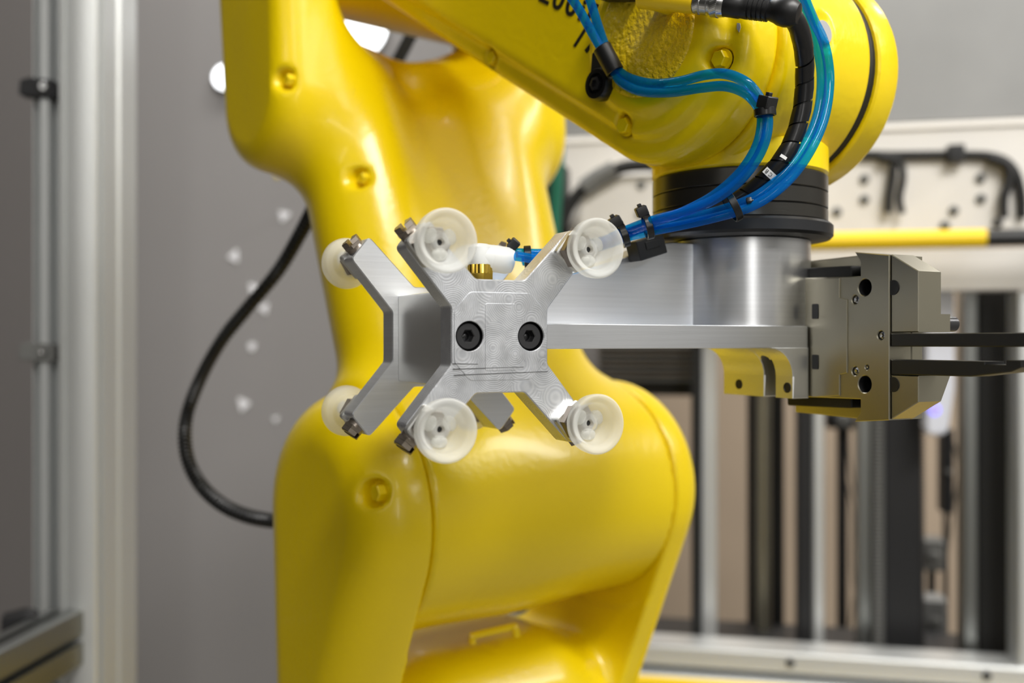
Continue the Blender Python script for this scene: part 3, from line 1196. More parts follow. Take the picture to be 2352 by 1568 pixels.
# jaws: blocks ahead of the body, above and below the fingers
jn = npz(2106, 700)[0]
for s, zin in ((1, 0.0017), (-1, -0.0147)):
    up = 1 if s > 0 else -1
    zt, zm = s * 0.0318, s * 0.0245
    pr = [(yn - 0.0003, zin), (yn - 0.0003, zt), (jn, zm), (jn, zin)]
    gj = side_prism([pr], u0 + 0.0008, u0 + 0.0132, 0.0003)
    if s < 0:                                   # the lower jaw widens towards its finger
        gj.v = [(p[0] + (0.0052 * (p[2] - zm) / (zin - zm) if p[0] > u0 + 0.006 and p[2] > zm else 0), p[1], p[2]) for p in gj.v]
    link('jaw', gj, 'nickel', fin)
    a = npz(2052, 660 if s > 0 else 883)
    g = G().cyl(0.0029, -0.0002, 0.0003, 0, 24, axis_mtx((u0 + 0.0008, yn - 0.0012, a[1]), (-1, 0, 0)))
    link('jaw_hole', g, 'black', fin)
g = side_prism([[(jn + 0.0005, 0.0017), (jn + 0.0005, 0.0086), (jn + 0.010, 0.0086), (jn + 0.010, 0.0017)]], u0 + 0.013, u0 + 0.0188, 0.0002)
link('jaw_lug', g, 'nickel', fin)
g = G().cyl(0.0030, 0.0, 0.0060, 0.0003, 24, axis_mtx((u0 + 0.0188, jn + 0.004, 0.0049), (1, 0, 0)))
link('knob', g, 'black_oxide', fin)
# long black fingers reaching towards the viewer
fy = npz(2344, 830)[0]
fu = [(yn - 0.0004, 0.0012), (yn - 0.0004, -0.0038), (-0.125, -0.0036), (-0.125, 0.0012)]
link('finger', side_prism([fu], u0 + 0.0005, u0 + 0.011, 0.0003), 'black', fin)
fl = [(yn - 0.0004, -0.0088), (yn - 0.0004, -0.0145), (fy + 0.02, -0.0143), (fy + 0.004, -0.0122), (fy, -0.0105), (fy, -0.0082), (fy + 0.006, -0.0082), (fy + 0.006, -0.0098), (fy + 0.014, -0.0098), (fy + 0.014, -0.0088)]
link('finger', side_prism([fl], u0 + 0.0005, u0 + 0.011, 0.0003), 'black', fin)

# ------------------------------------------------------------------ pneumatic hoses, ties, cables at the wrist
def path(pts, n=9):
    return spline([V(*p) for p in pts], n)


def hose(label, pts, r=0.0019):
    g = G().tube(path(pts, 9), r, 16)
    return solo('air_hose', g, 'hose', label, 'hose', 'clear blue air hoses at the wrist', 60)


hose('clear blue air hose, outer of two arching over the forearm from the black sleeve',
     [(1180, -260, .385), (1285, -50, .395), (1330, 22, .400), (1368, 90, .404), (1400, 140, .404), (1420, 162, .404), (1448, 180, .400), (1500, 192, .392), (1560, 187, .381), (1620, 172, .372), (1668, 170, .366), (1715, 190, .362),
      (1746, 228, .362), (1763, 268, .362), (1758, 320, .362), (1735, 370, .364), (1695, 418, .367), (1640, 458, .371), (1570, 487, .376), (1500, 506, .384), (1440, 528, .3955), (1390, 552, .396), (1320, 580, .394), (1255, 596, .390), (1185, 588, .384)])
hose('clear blue air hose, inner of two arching over the forearm from the black sleeve',
     [(1280, -260, .392), (1340, -50, .398), (1362, 22, .402), (1384, 90, .406), (1405, 140, .406), (1412, 168, .405), (1432, 192, .401), (1475, 210, .394), (1540, 212, .385), (1610, 202, .375), (1665, 198, .369), (1710, 213, .365),
      (1740, 243, .364), (1750, 275, .364), (1742, 325, .364), (1718, 372, .366), (1680, 416, .369), (1628, 456, .373), (1560, 490, .378), (1495, 514, .386), (1440, 538, .3975), (1390, 560, .400), (1320, 576, .400), (1255, 582, .398), (1170, 580, .394)])
hose('clear blue air hose on the far right, bowing outward beside the black cable',
     [(1760, -260, .372), (1835, -40, .381), (1866, 40, .384), (1893, 100, .385), (1905, 175, .386), (1897, 255, .382), (1872, 325, .378), (1828, 395, .376), (1775, 445, .375), (1715, 478, .376), (1640, 500, .379), (1560, 518, .384), (1490, 532, .390), (1438, 545, .3985), (1390, 562, .404), (1300, 585, .410), (1200, 600, .414)])
hose('clear blue air hose tucked just inside the outermost hose beside the black cable',
     [(1730, -260, .374), (1822, -40, .383), (1856, 40, .3865), (1876, 100, .3875), (1887, 175, .3885), (1880, 255, .386), (1853, 325, .382), (1808, 390, .379), (1758, 436, .378), (1705, 465, .379), (1635, 488, .382), (1556, 507, .387), (1488, 521, .393), (1440, 534, .3995), (1390, 552, .406), (1300, 572, .414), (1200, 590, .420)])

# black sleeve round the first pair of hoses
a, b = V(1382, 108, .4050), V(1413, 166, .4050)
d = (b - a)
mt = axis_mtx(a, d)
g = G()
L = d.length
sec = [(0.0052 * math.cos(t), 0.0038 * math.sin(t)) for t in [2 * PI * i / 36 for i in range(36)]]
seci = [(0.0046 * math.cos(t), 0.0032 * math.sin(t)) for t in [2 * PI * i / 36 for i in range(36)]]
tf = mt @ Matrix.Rotation(-PI / 2, 4, 'X')
g.prism([sec, seci], -L, 0, 0.0003, tf)
solo('hose_sleeve', g, 'black', 'short black sleeve holding two blue hoses together on the forearm', 'sleeve')
# small black clamp ring screwed to the forearm under the sleeve
cp, cn = hit(fn_fore, 1384, 196)
cl_ = 1.4
cl = thing('hose_clamp', 'small black clamp ring screwed to the forearm below the sleeve', 'clamp', RM @ cp, PHI)
mt = axis_mtx((0, 0, 0), (-1, 0, 0))
g = G().lathe([(0, -0.0012), (0.0046, -0.0012), (0.0048, 0.0), (0.0048, 0.0024), (0.0044, 0.0030), (0.0032, 0.0031), (0.0028, 0.0020), (0, 0.0020)], 36, mt)
link('clamp_ring', g, 'black_gloss', cl)
g = G().lathe([(0, 0.0021), (0.0022, 0.0021), (0.0022, 0.0034), (0.0012, 0.0036), (0.0011, 0.0026), (0, 0.0026)], 6, mt)
link('clamp_screw', g, 'black_oxide', cl, 25)
g = G().prism([fillet([(-0.003, -0.003), (0.003, -0.003), (0.0025, 0.0105), (-0.0015, 0.0105)], 0.0008, 2)], -0.001, 0.0016, 0.0003,
              Matrix.Rotation(-PI / 2, 4, 'Z') @ Matrix.Translation((-0.0022, 0, 0)))
link('clamp_strap', g, 'black', cl)
cl.scale = (cl_, cl_, cl_)
# cable ties: band round the hoses plus a square head


def tie(px, py, d, tx_, rx, ry, head, label, hs=0.0030):
    """band (elliptic) across the direction tx_ (pixels), head offset in pixels"""
    c = V(px, py, d)
    t = (V(px + tx_[0], py + tx_[1], d) - c).normalized()
    o = thing('cable_tie', label, 'cable tie', c, 0, 'black cable ties on the hoses')
    mt = axis_mtx((0, 0, 0), t, (0, 1, 0))
    tf = mt @ Matrix.Rotation(PI / 2, 4, 'X')
    ou = [(rx * math.cos(2 * PI * i / 32), ry * math.sin(2 * PI * i / 32)) for i in range(32)]
    inn = [((rx - .0008) * math.cos(2 * PI * i / 32), (ry - .0008) * math.sin(2 * PI * i / 32)) for i in range(32)]
    link('band', G().prism([ou, inn], -0.0014, 0.0014, 0.0002, tf), 'black_gloss', o)
    hp = V(px + head[0], py + head[1], d - 0.001) - c
    hm = axis_mtx(hp, hp if hp.length > 1e-6 else (0, 0, 1), t)
    hm.translation = hp
    link('head', G().box(-hs, hs, -hs * .85, hs * .85, -hs * .7, hs * .8, 0.0004, hm), 'black', o)
    g = G().box(-hs * .35, hs * .35, -hs * .3, hs * .3, hs * .7, hs * 1.25, 0.0002, hm)
    link('tail', g, 'black', o)
    return o


tie(1757, 258, .362, (3, 40), 0.0040, 0.0034, (5, -22), 'black cable tie with a cube shaped head where the arching hoses turn down')
tie(1680, 470, .376, (-40, 22), 0.0068, 0.0048, (40, -8), 'thin black cable tie round the hose bundle in front of the black rings', 0.0014)
tie(1488, 520, .388, (-40, 10), 0.0052, 0.0050, (-14, -34), 'black cable tie whose head sticks up on the hoses left of the rings', 0.0026)
tie(1432, 540, .3985, (-40, 14), 0.0050, 0.0052, (-18, -30), 'black cable tie with its head beside the upper right suction cup', 0.0028)
o = tie(1212, 590, .394, (-40, 2), 0.0045, 0.0050, (-32, -28), 'cable tie with a pale lit head behind the white elbow fitting', 0.0026)
# black tie mount on the bracket
q = TP(1470, 572, 'y', BF + 0.026)
mtn = thing('tie_mount', 'black plastic tie mount block on the sloping edge of the aluminium bracket', 'mount', TM @ q, TH)
sl2 = math.atan2((web[3][1] - web[5][1]), (web[3][0] - web[5][0]))
rm = Matrix.Rotation(-sl2, 4, 'Y')
g = G().prism([fillet([(-0.0068, -0.0040), (0.0072, -0.0040), (0.0072, 0.0035), (0.0034, 0.0042), (-0.0068, 0.0042)], 0.0006, 2)], -0.0085, -0.0002, 0.0004, rm)
link('mount_block', g, 'black', mtn)
g = G().box(-0.0028, 0.0042, -0.0090, -0.0085, -0.0004, 0.0028, 0.0002, rm)
link('mount_window', g, 'rubber', mtn)

# sensor cable with spiral wrap
cab = thing('sensor_cable', 'black spiral wrapped sensor cable with angled connector at the top right', 'cable', V(1840, 120, .385))
co = cab.location
cpts = [(1812, 26, .358), (1832, 60, .363), (1846, 115, .371), (1848, 180, .378), (1842, 250, .380), (1824, 315, .380), (1797, 365, .379), (1762, 405, .381), (1725, 440, .384), (1675, 470, .387), (1615, 492, .390)]
cp_ = [Vector(p) - co for p in path(cpts, 12)]
link('cable_core', G().tube(cp_, 0.0026, 14), 'black', cab)
# wrap: separate turns of a helical band
T, N, B = frames(cp_)
arc = [0.0]
for a, b in zip(cp_, cp_[1:]):
    arc.append(arc[-1] + (b - a).length)


def at_arc(s):
    s = min(max(s, 0), arc[-1] - 1e-6)
    i = max(0, int(np.searchsorted(arc, s)) - 1)
    t = (s - arc[i]) / (arc[i + 1] - arc[i])
    return cp_[i].lerp(cp_[i + 1], t), N[i].lerp(N[i + 1], t).normalized(), B[i].lerp(B[i + 1], t).normalized()


pitch, width = 0.0082, 0.0074
s0 = 0.004
g = G()
nper = 24
turns = int((arc[-1] - s0 - 0.004) / pitch)
rows = []
for i in range(turns * nper + 1):
    ph = 2 * PI * i / nper
    base = s0 + pitch * i / nper
    row = []
    for off, rad in ((0, 0.0027), (0, 0.0035), (width * .5, 0.0036), (width, 0.0034), (width, 0.0027)):
        c, n_, b_ = at_arc(base + off)
        row.append(c + (n_ * math.cos(ph) + b_ * math.sin(ph)) * rad)
    rows.append(row)
v = [p for r in rows for p in r]
f = []
for i in range(len(rows) - 1):
    for j in range(4):
        f.append((i * 5 + j, i * 5 + j + 1, (i + 1) * 5 + j + 1, (i + 1) * 5 + j))
g.add(v, [tuple(reversed(q)) for q in f])
link('spiral_wrap', g, 'black_gloss', cab, 40)
# pale printed marks showing between the turns
for px, py, d_ in ((1764, 396, .3765), (1788, 352, .3755)):
    c = V(px, py, d_) - co
    i = min(range(len(cp_)), key=lambda k: (cp_[k] - c).length)
    mt = axis_mtx(cp_[i], T[i])
    g = G()
    gg = [(0.00375 * math.cos(a), 0.00375 * math.sin(a)) for a in np.linspace(-0.9, 1.1, 12)]
    tow = (V(px, py, .3) - co - cp_[i])
    loc = mt.to_3x3().inverted() @ tow
    ang = math.atan2(loc.y, loc.x)
    v = []
    hw = 0.0013 if py > 380 else 0.0006
    for a in np.linspace(-0.75, 0.75, 14) * (1.0 if py > 380 else 0.5):
        for zz in (-hw, hw):
            v.append((0.00368 * math.cos(ang + a), 0.00368 * math.sin(ang + a), zz))
    f = [(2 * i_, 2 * i_ + 2, 2 * i_ + 3, 2 * i_ + 1) for i_ in range(13)]
    g.add(v, f, mt)
    mk = tag(link('cable_marker', g, 'mark', cab), 'white printed marker')
    if py > 380:
        zz = Vector((math.cos(ang + .1), math.sin(ang + .1), 0))
        xx = Vector((-math.sin(ang + .1), math.cos(ang + .1), 0))
        tm = Matrix((xx, Vector((0, 0, 1)), zz)).transposed().to_4x4()
        tm.translation = zz * 0.0038 + Vector((0, 0, -0.0007))
        text_mesh('print', 'C B', 0.0021, 0.00002, 'ink', mk, mt @ tm, 'CENTER')
# connector along the top: yellow port (robot), knurled coupling, grip, elbow
A, Bp = V(1500, -8, .3800), V(1822, 30, .3560)
ax = (Bp - A)
Lc = ax.length
mt = axis_mtx(A - co, ax)


def frac(px):
    return (px - 1500) / 322 * Lc


g = G().lathe([(0, frac(1600)), (0.0036, frac(1600)), (0.0043, frac(1603)), (0.0043, frac(1618)), (0.0045, frac(1620))] + [(0.0045, frac(1634)), (0.0041, frac(1636)), (0.0041, frac(1640)), (0.0046, frac(1642)), (0.0047, frac(1662)), (0.0044, frac(1672)), (0, frac(1672))], 48, mt)
cn_ = link('coupling_nut', g, 'steel', cab, 30)
g = G()
k = 48
for a0, a1, r in ((1604, 1617, .00435), (1643, 1660, .00475)):
    for i in range(k):
        a = 2 * PI * i / k
        p = Vector((r * math.cos(a), r * math.sin(a), (frac(a0) + frac(a1)) / 2))
        g.box(-0.00014, 0.00014, -0.00025, 0.00025, -(frac(a1) - frac(a0)) / 2, (frac(a1) - frac(a0)) / 2, 0,
              mt @ Matrix.Translation(p) @ Matrix.Rotation(a, 4, 'Z') @ Matrix.Rotation(0.5, 4, 'X'))
tag(link('knurl', g, 'steel', cn_), kind='stuff')
prof = [(0, frac(1671)), (0.0041, frac(1671)), (0.0042, frac(1675)), (0.0043, frac(1705)), (0.0040, frac(1708))]
for i in range(5):
    z = 1728 + i * 10.5
    prof += [(0.0042, frac(z - 8)), (0.0042, frac(z - 2)), (0.0036, frac(z - 1)), (0.0036, frac(z + 1.5))]
prof += [(0.0043, frac(1785)), (0.0049, frac(1792)), (0.0053, frac(1806)), (0.0050, frac(1822)), (0.0036, frac(1834)), (0, frac(1838))]
link('connector_grip', G().lathe(prof, 40, mt), 'black', cab, 40)
el = [V(1806, 26, .3575) - co, V(1824, 44, .360) - co, V(1838, 74, .365) - co, V(1846, 112, .371) - co]
link('connector_elbow', G().tube(spline(el, 6), 0.0036, 16), 'black', cab)
for a, b in (((1782, -18, .375), (1826, -6, .378)), ((1826, -6, .378), (1850, 16, .381))):
    pass
# yellow signal port on the robot that the connector plugs into
A2 = RL(A)
ax2 = RMI.to_3x3() @ ax
mt = axis_mtx(A2, ax2)
g = G().lathe([(0, frac(1470)), (0.0050, frac(1470)), (0.0050, frac(1530)), (0.0046, frac(1540)), (0.0046, frac(1594)), (0.0042, frac(1601)), (0, frac(1601))], 40, mt)
link('signal_port', g, 'yellow_bar', robot)
g = G().lathe([(0, 0), (0.0046, 0), (0.0046, 0.035), (0, 0.035)], 30, axis_mtx(A2 + ax2.normalized() * frac(1490), (1, 0, 0)))
link('port_stem', g, 'yellow', robot)
# black bracket corner at the top edge
p, n = hit(fn_fore, 1440, -20)
bk = G().prism([fillet([(-0.010, -0.0045), (0.0075, -0.0045), (0.010, -0.001), (0.010, 0.008), (-0.010, 0.008)], 0.001, 2)], -0.007, -0.0002, 0.0005,
               RM @ Matrix.Translation(p) @ Matrix.Rotation(-PI / 2, 4, 'Z') @ Matrix.Rotation(0.25, 4, 'Y'))
solo('cable_bracket', bk, 'black', 'black bracket corner at the top edge above the rough cast boss', 'bracket')

# ------------------------------------------------------------------ cables behind the robot
pts = [(730, 460, .63), (693, 530, .65), (640, 620, .67), (570, 705, .68), (510, 780, .69), (460, 870, .69), (428, 960, .69), (428, 1040, .68), (455, 1105, .67), (505, 1155, .655), (570, 1185, .64), (645, 1197, .625), (720, 1197, .60)]
pp = path(pts, 24)
rr = [0.0045 + (0.0005 if i % 3 == 0 else -0.0004) for i in range(len(pp))]
solo('corrugated_conduit', G().tube(pp, rr, 14), 'black_gloss', 'black ribbed cable conduit looping out on the left behind the robot', 'cable', None, 20)
solo('robot_cable', G().tube(path([(985, 10, .80), (945, 80, .80), (900, 165, .80), (860, 240, .80)], 8), 0.0052, 14), 'rubber', 'straight black cable slanting through the gap under the elbow', 'cable')

# ------------------------------------------------------------------ left: aluminium posts
def profile_poly(w, d, slot=0.008, lip=0.010, rad=0.004, nx=1, ny=1):
    """extrusion outline with open T slots: nx slots on the long faces, ny on the short ones"""
    def edge(L, n):
        s = L / n
        out = []
        for i in range(n):
            c = -L / 2 + s * (i + 0.5)
            out += [(c - slot / 2, 0), (c - slot / 2, 0.003), (c - slot, 0.003), (c - slot, lip), (c + slot, lip), (c + slot, 0.003), (c + slot / 2, 0.003), (c + slot / 2, 0)]
        return out
    P, R = [], []
    def put(x, y, r=0.0):
        P.append((x, y)); R.append(r)
    put(-w / 2, -d / 2, rad)
    for a, b in edge(w, nx): put(a, -d / 2 + b)
    put(w / 2, -d / 2, rad)
    for a, b in edge(d, ny): put(w / 2 - b, a)
    put(w / 2, d / 2, rad)
    for a, b in edge(w, nx): put(-a, d / 2 - b)
    put(-w / 2, d / 2, rad)
    for a, b in edge(d, ny): put(-w / 2 + b, -a)
    return fillet(P, R, 4)


def extrusion(poly, length, mtx):
    """poly (x,y) swept along local z"""
    g = G().prism([[(x, -y) for x, y in poly]], 0, length, 0)
    k = G()
    k.add([(p[0], -p[2], p[1]) for p in g.v], g.f)
    h = G()
    h.add(k.v, k.f, mtx)
    return h


pc = V(176, 784, 0.80)
post = thing('aluminium_post', 'thick slotted aluminium profile post standing at the left of the picture', 'post', (pc.x, pc.y, 0), 0)
hw = 0.0155
pol = [(-hw, 0.090), (-hw, 0.002), (-hw + 0.0015, 0.0), (-hw + 0.0060, -0.0005), (-hw + 0.0062, 0.0020)]
pol += [(-hw + 0.0075 + 0.0220 * k / 10, 0.0012 - 0.0022 * math.sin(PI * (0.12 + 0.80 * k / 10))) for k in range(11)]
pol += [(hw, 0.0030), (hw, 0.0050), (hw - 0.012, 0.0050), (hw - 0.012, 0.0150), (hw, 0.0150), (hw + 0.0005, 0.0400), (hw - 0.003, 0.0415), (hw - 0.003, 0.0475), (hw + 0.0005, 0.049), (hw, 0.086), (hw - 0.002, 0.090)]
g = extrusion(pol, 2.70, Matrix.Translation((0, 0, 0)))
link('profile', g, 'profile', post, 25)
pc = V(102, 784, 0.84)
sp = thing('slim_post', 'slim aluminium profile with a narrow bright rib left of the thick post', 'post', (pc.x, pc.y + .012, 0), 0)
pol = [(-0.0115, 0.004), (-0.0112, -0.0085), (-0.0102, -0.0085), (-0.0095, 0.0040), (-0.0045, 0.0040), (-0.0038, -0.0120), (0.0038, -0.0120), (0.0045, 0.0040), (0.0098, 0.0040), (0.0106, -0.0085), (0.0118, -0.0085), (0.0118, 0.004), (0.0118, 0.012), (-0.0115, 0.012)]
link('profile', extrusion(pol, 2.70, Matrix.Identity(4)), 'profile', sp, 25)
for px, py, lab in ((88, 202, 'black panel clip high on the slim left profile'), (86, 808, 'grey panel clip half way down the slim left profile')):
    c = V(px, py, 0.838)
    o = thing('panel_clip', lab, 'clip', c, 0.1)
    m = 'dark' if py < 500 else 'grey_metal'
    g = G().prism([fillet([(-0.015, -0.0065), (0.0145, -0.0085), (0.0150, 0.0060), (-0.006, 0.0085), (-0.014, 0.006)], 0.002, 3)], -0.003, 0.0115, 0.0008)
    link('clip_body', g, m, o)
    g = G().lathe([(0, 0), (0.0042, 0), (0.0042, 0.0018), (0.003, 0.003), (0.0015, 0.003), (0, 0.0015)], 20, axis_mtx((0.0055, -0.003, 0.0005), (0, -1, 0)))
    link('clip_screw', g, 'steel', o)
# lower left cross rail running back to the post
a, b = V(-260, 1610, 0.60), V(150, 1452, 0.80)
d = b - a
rail = thing('cross_rail', 'slotted aluminium cross rail in the bottom left corner', 'rail', a, math.atan2(d.y, d.x))
Lr = math.hypot(d.x, d.y)
tilt = 0
zc_ = (a.z + b.z) / 2 - a.z
pol = profile_poly(0.03, 0.045, 0.007, 0.008, 0.003, 1, 1)
mt = Matrix.Translation((0, 0, zc_ - 0.012)) @ Matrix.Rotation(PI / 2, 4, 'Y') @ Matrix.Rotation(PI / 2, 4, 'Z')
link('profile', extrusion(pol, Lr, mt), 'profile_dark', rail, 25)
c = V(46, 1440, 0.775)
o = thing('hinge_block', 'dark hinge block with a bolt sitting on the cross rail at lower left', 'hinge', c, 0.4)
g = G().prism([fillet([(-0.0125, -0.014), (0.0125, -0.014), (0.0125, 0.010), (0.004, 0.013), (-0.0125, 0.010)], 0.002, 3)], -0.008, 0.010, 0.001)
link('block', g, 'dark', o)
link('hinge_bolt', G().cyl(0.0045, 0, 0.005, 0.0008, 20, axis_mtx((0.004, -0.008, 0.002), (0, -1, 0))), 'profile_dark', o)

# marks on the grey wall: reflected light put in as white flecks, and two round lamps
for px, py, s, rot, lab in ((650, 495, 17, .3, 'white reflection fleck by the robot ear'), (537, 588, 20, 1.2, 'white triangular reflection fleck highest left of the conduit'), (580, 662, 17, .2, 'white triangular reflection fleck just above the conduit'),
                            (606, 708, 17, 1.0, 'white triangular reflection fleck just below the conduit'), (560, 928, 21, 2.2, 'large white triangular reflection fleck low inside the conduit loop'), (578, 796, 10, .5, 'tiny round white reflection fleck inside the conduit loop'),
                            (706, 962, 14, .8, 'white reflection fleck right beside the lower robot body'), (632, 962, 10, .8, 'faint white reflection fleck left of the lower robot body')):
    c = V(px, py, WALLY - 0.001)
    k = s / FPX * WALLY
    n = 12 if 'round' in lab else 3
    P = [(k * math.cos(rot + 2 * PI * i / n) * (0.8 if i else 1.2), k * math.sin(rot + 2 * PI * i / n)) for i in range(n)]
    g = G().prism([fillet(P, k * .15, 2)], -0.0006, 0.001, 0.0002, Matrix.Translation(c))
    solo('wall_glint', g, 'glint', lab + ' on the grey wall', 'glint', 'white reflection flecks on the grey wall')
for px, py, r, lab in ((812, 62, 0.052, 'large bright round wall lamp showing through the gap under the elbow'), (522, 181, 0.019, 'small bright round wall lamp at the left edge of the robot')):
    c = V(px, py, WALLY - 0.001)
    o = thing('wall_lamp', lab, 'lamp', c, 0)
    mt = axis_mtx((0, 0, 0), (0, -1, 0))
    link('lamp_rim', G().lathe([(0, 0), (r * 1.06, 0), (r * 1.06, 0.010), (r, 0.012), (r, 0.008), (0, 0.008)], 40, mt), 'grey_metal', o)
    link('lamp_lens', G().lathe([(0, 0.0085), (r * .99, 0.0085), (r * .8, 0.014), (0, 0.016)], 40, mt), 'lamp', o)

# ------------------------------------------------------------------ right: machine frame
BA = math.radians(-12)
BO = V(1900, 784, 1.15)
BM = Matrix.Translation(BO) @ Matrix.Rotation(BA, 4, 'Z')
BMI = BM.inverted()


def BP(px, py, y=0.0):
    q = BMI @ cross_plane(px, py, BM @ Vector((0, y, 0)), BM.to_3x3() @ Vector((0, 1, 0)))
    return q


def bthing(name, label, cat, px, py, y=0.0, group=None):
    q = BP(px, py, y)
    o = thing(name, label, cat, BM @ q, BA, group)
    o['_q'] = tuple(q)
    return o, q


def brect(px0, px1, py0, py1, y=0.0):
    """rectangle on the frame plane; heights taken at px1-side mid"""
    pm = (px0 + px1) / 2
    return BP(px0, 784, y).x, BP(px1, 784, y).x, BP(pm, py1, y).z, BP(pm, py0, y).z


def bbox(name, mname, px0, px1, py0, py1, y0, y1, label, cat, bev=0.001, group=None, z0=None):
    x0, x1, za, zb = brect(px0, px1, py0, py1, y0)
    if z0 is not None: za = z0
    o = thing(name, label, cat, BM @ Vector(((x0 + x1) / 2, y0, za)), BA, group)
    w = (x1 - x0) / 2
    ch = link(name + '_body', G().box(-w, w, 0, y1 - y0, 0, zb - za, bev), mname, o)
    return o, w, zb - za


zfl = -BO.z
# upper galvanised sheet, pale beam plate
bbox('upper_panel', 'galv', 1150, 2700, -700, 287, 0.01, 0.022, 'mottled grey sheet metal panel filling the upper right background', 'panel')
bp, bw, bh = bbox('beam_plate', 'beam', 1150, 2700, 289, 536, 0.0, 0.05, 'pale machine beam plate with dark bolts and cables across the right background', 'beam')
bpi = bp.matrix_world
x0, x1, za, zb = brect(1150, 2700, 289, 536, 0.0)
cx = (x0 + x1) / 2
for px, py in ((1985, 412), (1985, 459), (2251, 410), (2252, 457), (1472, 425), (1470, 492), (1922, 487), (2190, 484), (2170, 518), (2290, 512), (1395, 470)):
    q = BP(px, py, 0)
    g = G().lathe([(0, 0), (0.0055, 0), (0.0055, 0.003), (0.004, 0.004), (0.002, 0.004), (0.002, 0.001), (0, 0.001)], 16, axis_mtx((q.x - cx, -0.0002, q.z - za), (0, -1, 0)))
    link('bolt', g, 'grey_metal', bp)
g = G().box(BP(1200, 0).x - cx, BP(2600, 0).x - cx, -0.004, 0, BP(1900, 300).z - za, BP(1900, 306).z - za, 0.0005)
link('edge_lip', g, 'beam', bp)
# cables on the beam plate
def bcable(label, pts, r, m='rubber', y=-0.006):
    P = [BM @ BP(px, py, y) for px, py in pts]
    return solo('machine_cable', G().tube(spline(P, 8), r, 12), m, label, 'cable', 'black cables on the pale beam plate')


bcable('long black cable running along the pale beam plate to the right edge', [(1880, 375), (1960, 357), (2060, 357), (2190, 356), (2280, 360), (2325, 385), (2345, 440), (2348, 500)], 0.0052)
bcable('short black cable looping down left of the two bolts on the beam plate', [(2020, 362), (2050, 368), (2050, 400), (2042, 450), (2040, 488)], 0.0045, 'rubber', -0.012)
bcable('second short black cable curving down beside the first drop cable', [(2035, 362), (2068, 375), (2074, 410), (2066, 455), (2072, 490)], 0.0040, 'rubber', -0.014)
bcable('black cable dropping down near the right picture edge', [(2270, 362), (2312, 380), (2318, 415), (2306, 455), (2306, 500)], 0.0050, 'rubber', -0.013)
bcable('black cable arching behind the robot left of the wrist rings', [(1290, 520), (1310, 470), (1350, 425), (1410, 392), (1460, 380), (1560, 380)], 0.0072, 'rubber', -0.070)
g = G()
P = [BM @ BP(px, py, -0.070) for px, py in ((1340, 432), (1375, 407), (1412, 388))]
solo('cable_sleeve', G().tube(spline(P, 8), 0.0105, 14), 'grey_metal', 'grey sleeve on the arched black cable left of the wrist rings', 'sleeve')
o, q = bthing('cable_mount', 'square black cable mount on the long cable of the beam plate', 'mount', 2190, 357)
link('mount_block', G().box(-0.0085, 0.0085, -0.018, 0.0, -0.0095, 0.0095, 0.0012), 'black', o)
link('mount_screw', G().cyl(0.0035, 0, 0.003, 0.0005, 16, axis_mtx((0, -0.018, 0), (0, -1, 0))), 'dark', o)
# yellow bar with its black end
o, q = bthing('safety_bar', 'horizontal yellow round bar with black end cap right of the wrist', 'bar', 1800, 556, -0.05)
xl = BP(2263, 556, -0.05).x - q.x
r = 0.0100
link('bar_tube', G().lathe([(0, 0), (r, 0), (r, xl), (0, xl)], 32, axis_mtx((-0.1, 0, 0), (1, 0, 0)) @ Matrix.Diagonal((1, 1, 1 + 0.1 / xl, 1))), 'yellow_bar', o)
link('bar_end', G().lathe([(0, xl), (r * .92, xl), (r * .92, xl + 0.12), (0, xl + 0.12)], 32, axis_mtx((0, 0, 0), (1, 0, 0))), 'black', o)
for xx in (-0.06, xl + 0.09):
    link('bar_bracket', G().box(xx - .008, xx + .008, 0.0, 0.052, -0.006, 0.006, 0.001), 'dark', o)
# pale strip under the bar
bbox('lower_beam', 'beam', 1280, 2700, 575, 668, 0.004, 0.05, 'pale strip of machine frame below the yellow bar', 'beam')
# right jamb, bottom rail, yellow sill
bbox('frame_jamb', 'profile', 2341, 2620, 668, 1500, 0.0, 0.05, 'aluminium frame jamb at the right picture edge', 'post', 0.002, None, zfl)
o, wv, hh = bbox('bottom_rail', 'profile', 1150, 2700, 1508, 1555, -0.004, 0.05, 'aluminium rail with small bolts across the bottom right', 'rail', 0.002)
x0, x1, za, zb = brect(1150, 2700, 1508, 1555, -0.004)
for px, py in ((1815, 1521), (2266, 1545)):
    q = BP(px, py, -0.004)
    g = G().lathe([(0, 0), (0.0048, 0), (0.0048, 0.002), (0.003, 0.004), (0, 0.004)], 18, axis_mtx((q.x - (x0 + x1) / 2, 0, (zb - za) * .55), (0, -1, 0)))
    link('bolt', g, 'dark', o)
o, wv, hh = bbox('lower_ledge', 'profile', 1150, 2700, 1578, 1590, -0.02, 0.05, 'second aluminium ledge below the bolted rail', 'rail', 0.002)
o, wv, hh = bbox('yellow_sill', 'yellow_bar', 1150, 2700, 1588, 1760, -0.03, 0.05, 'yellow painted sill along the bottom right edge', 'sill', 0.003, None, zfl)
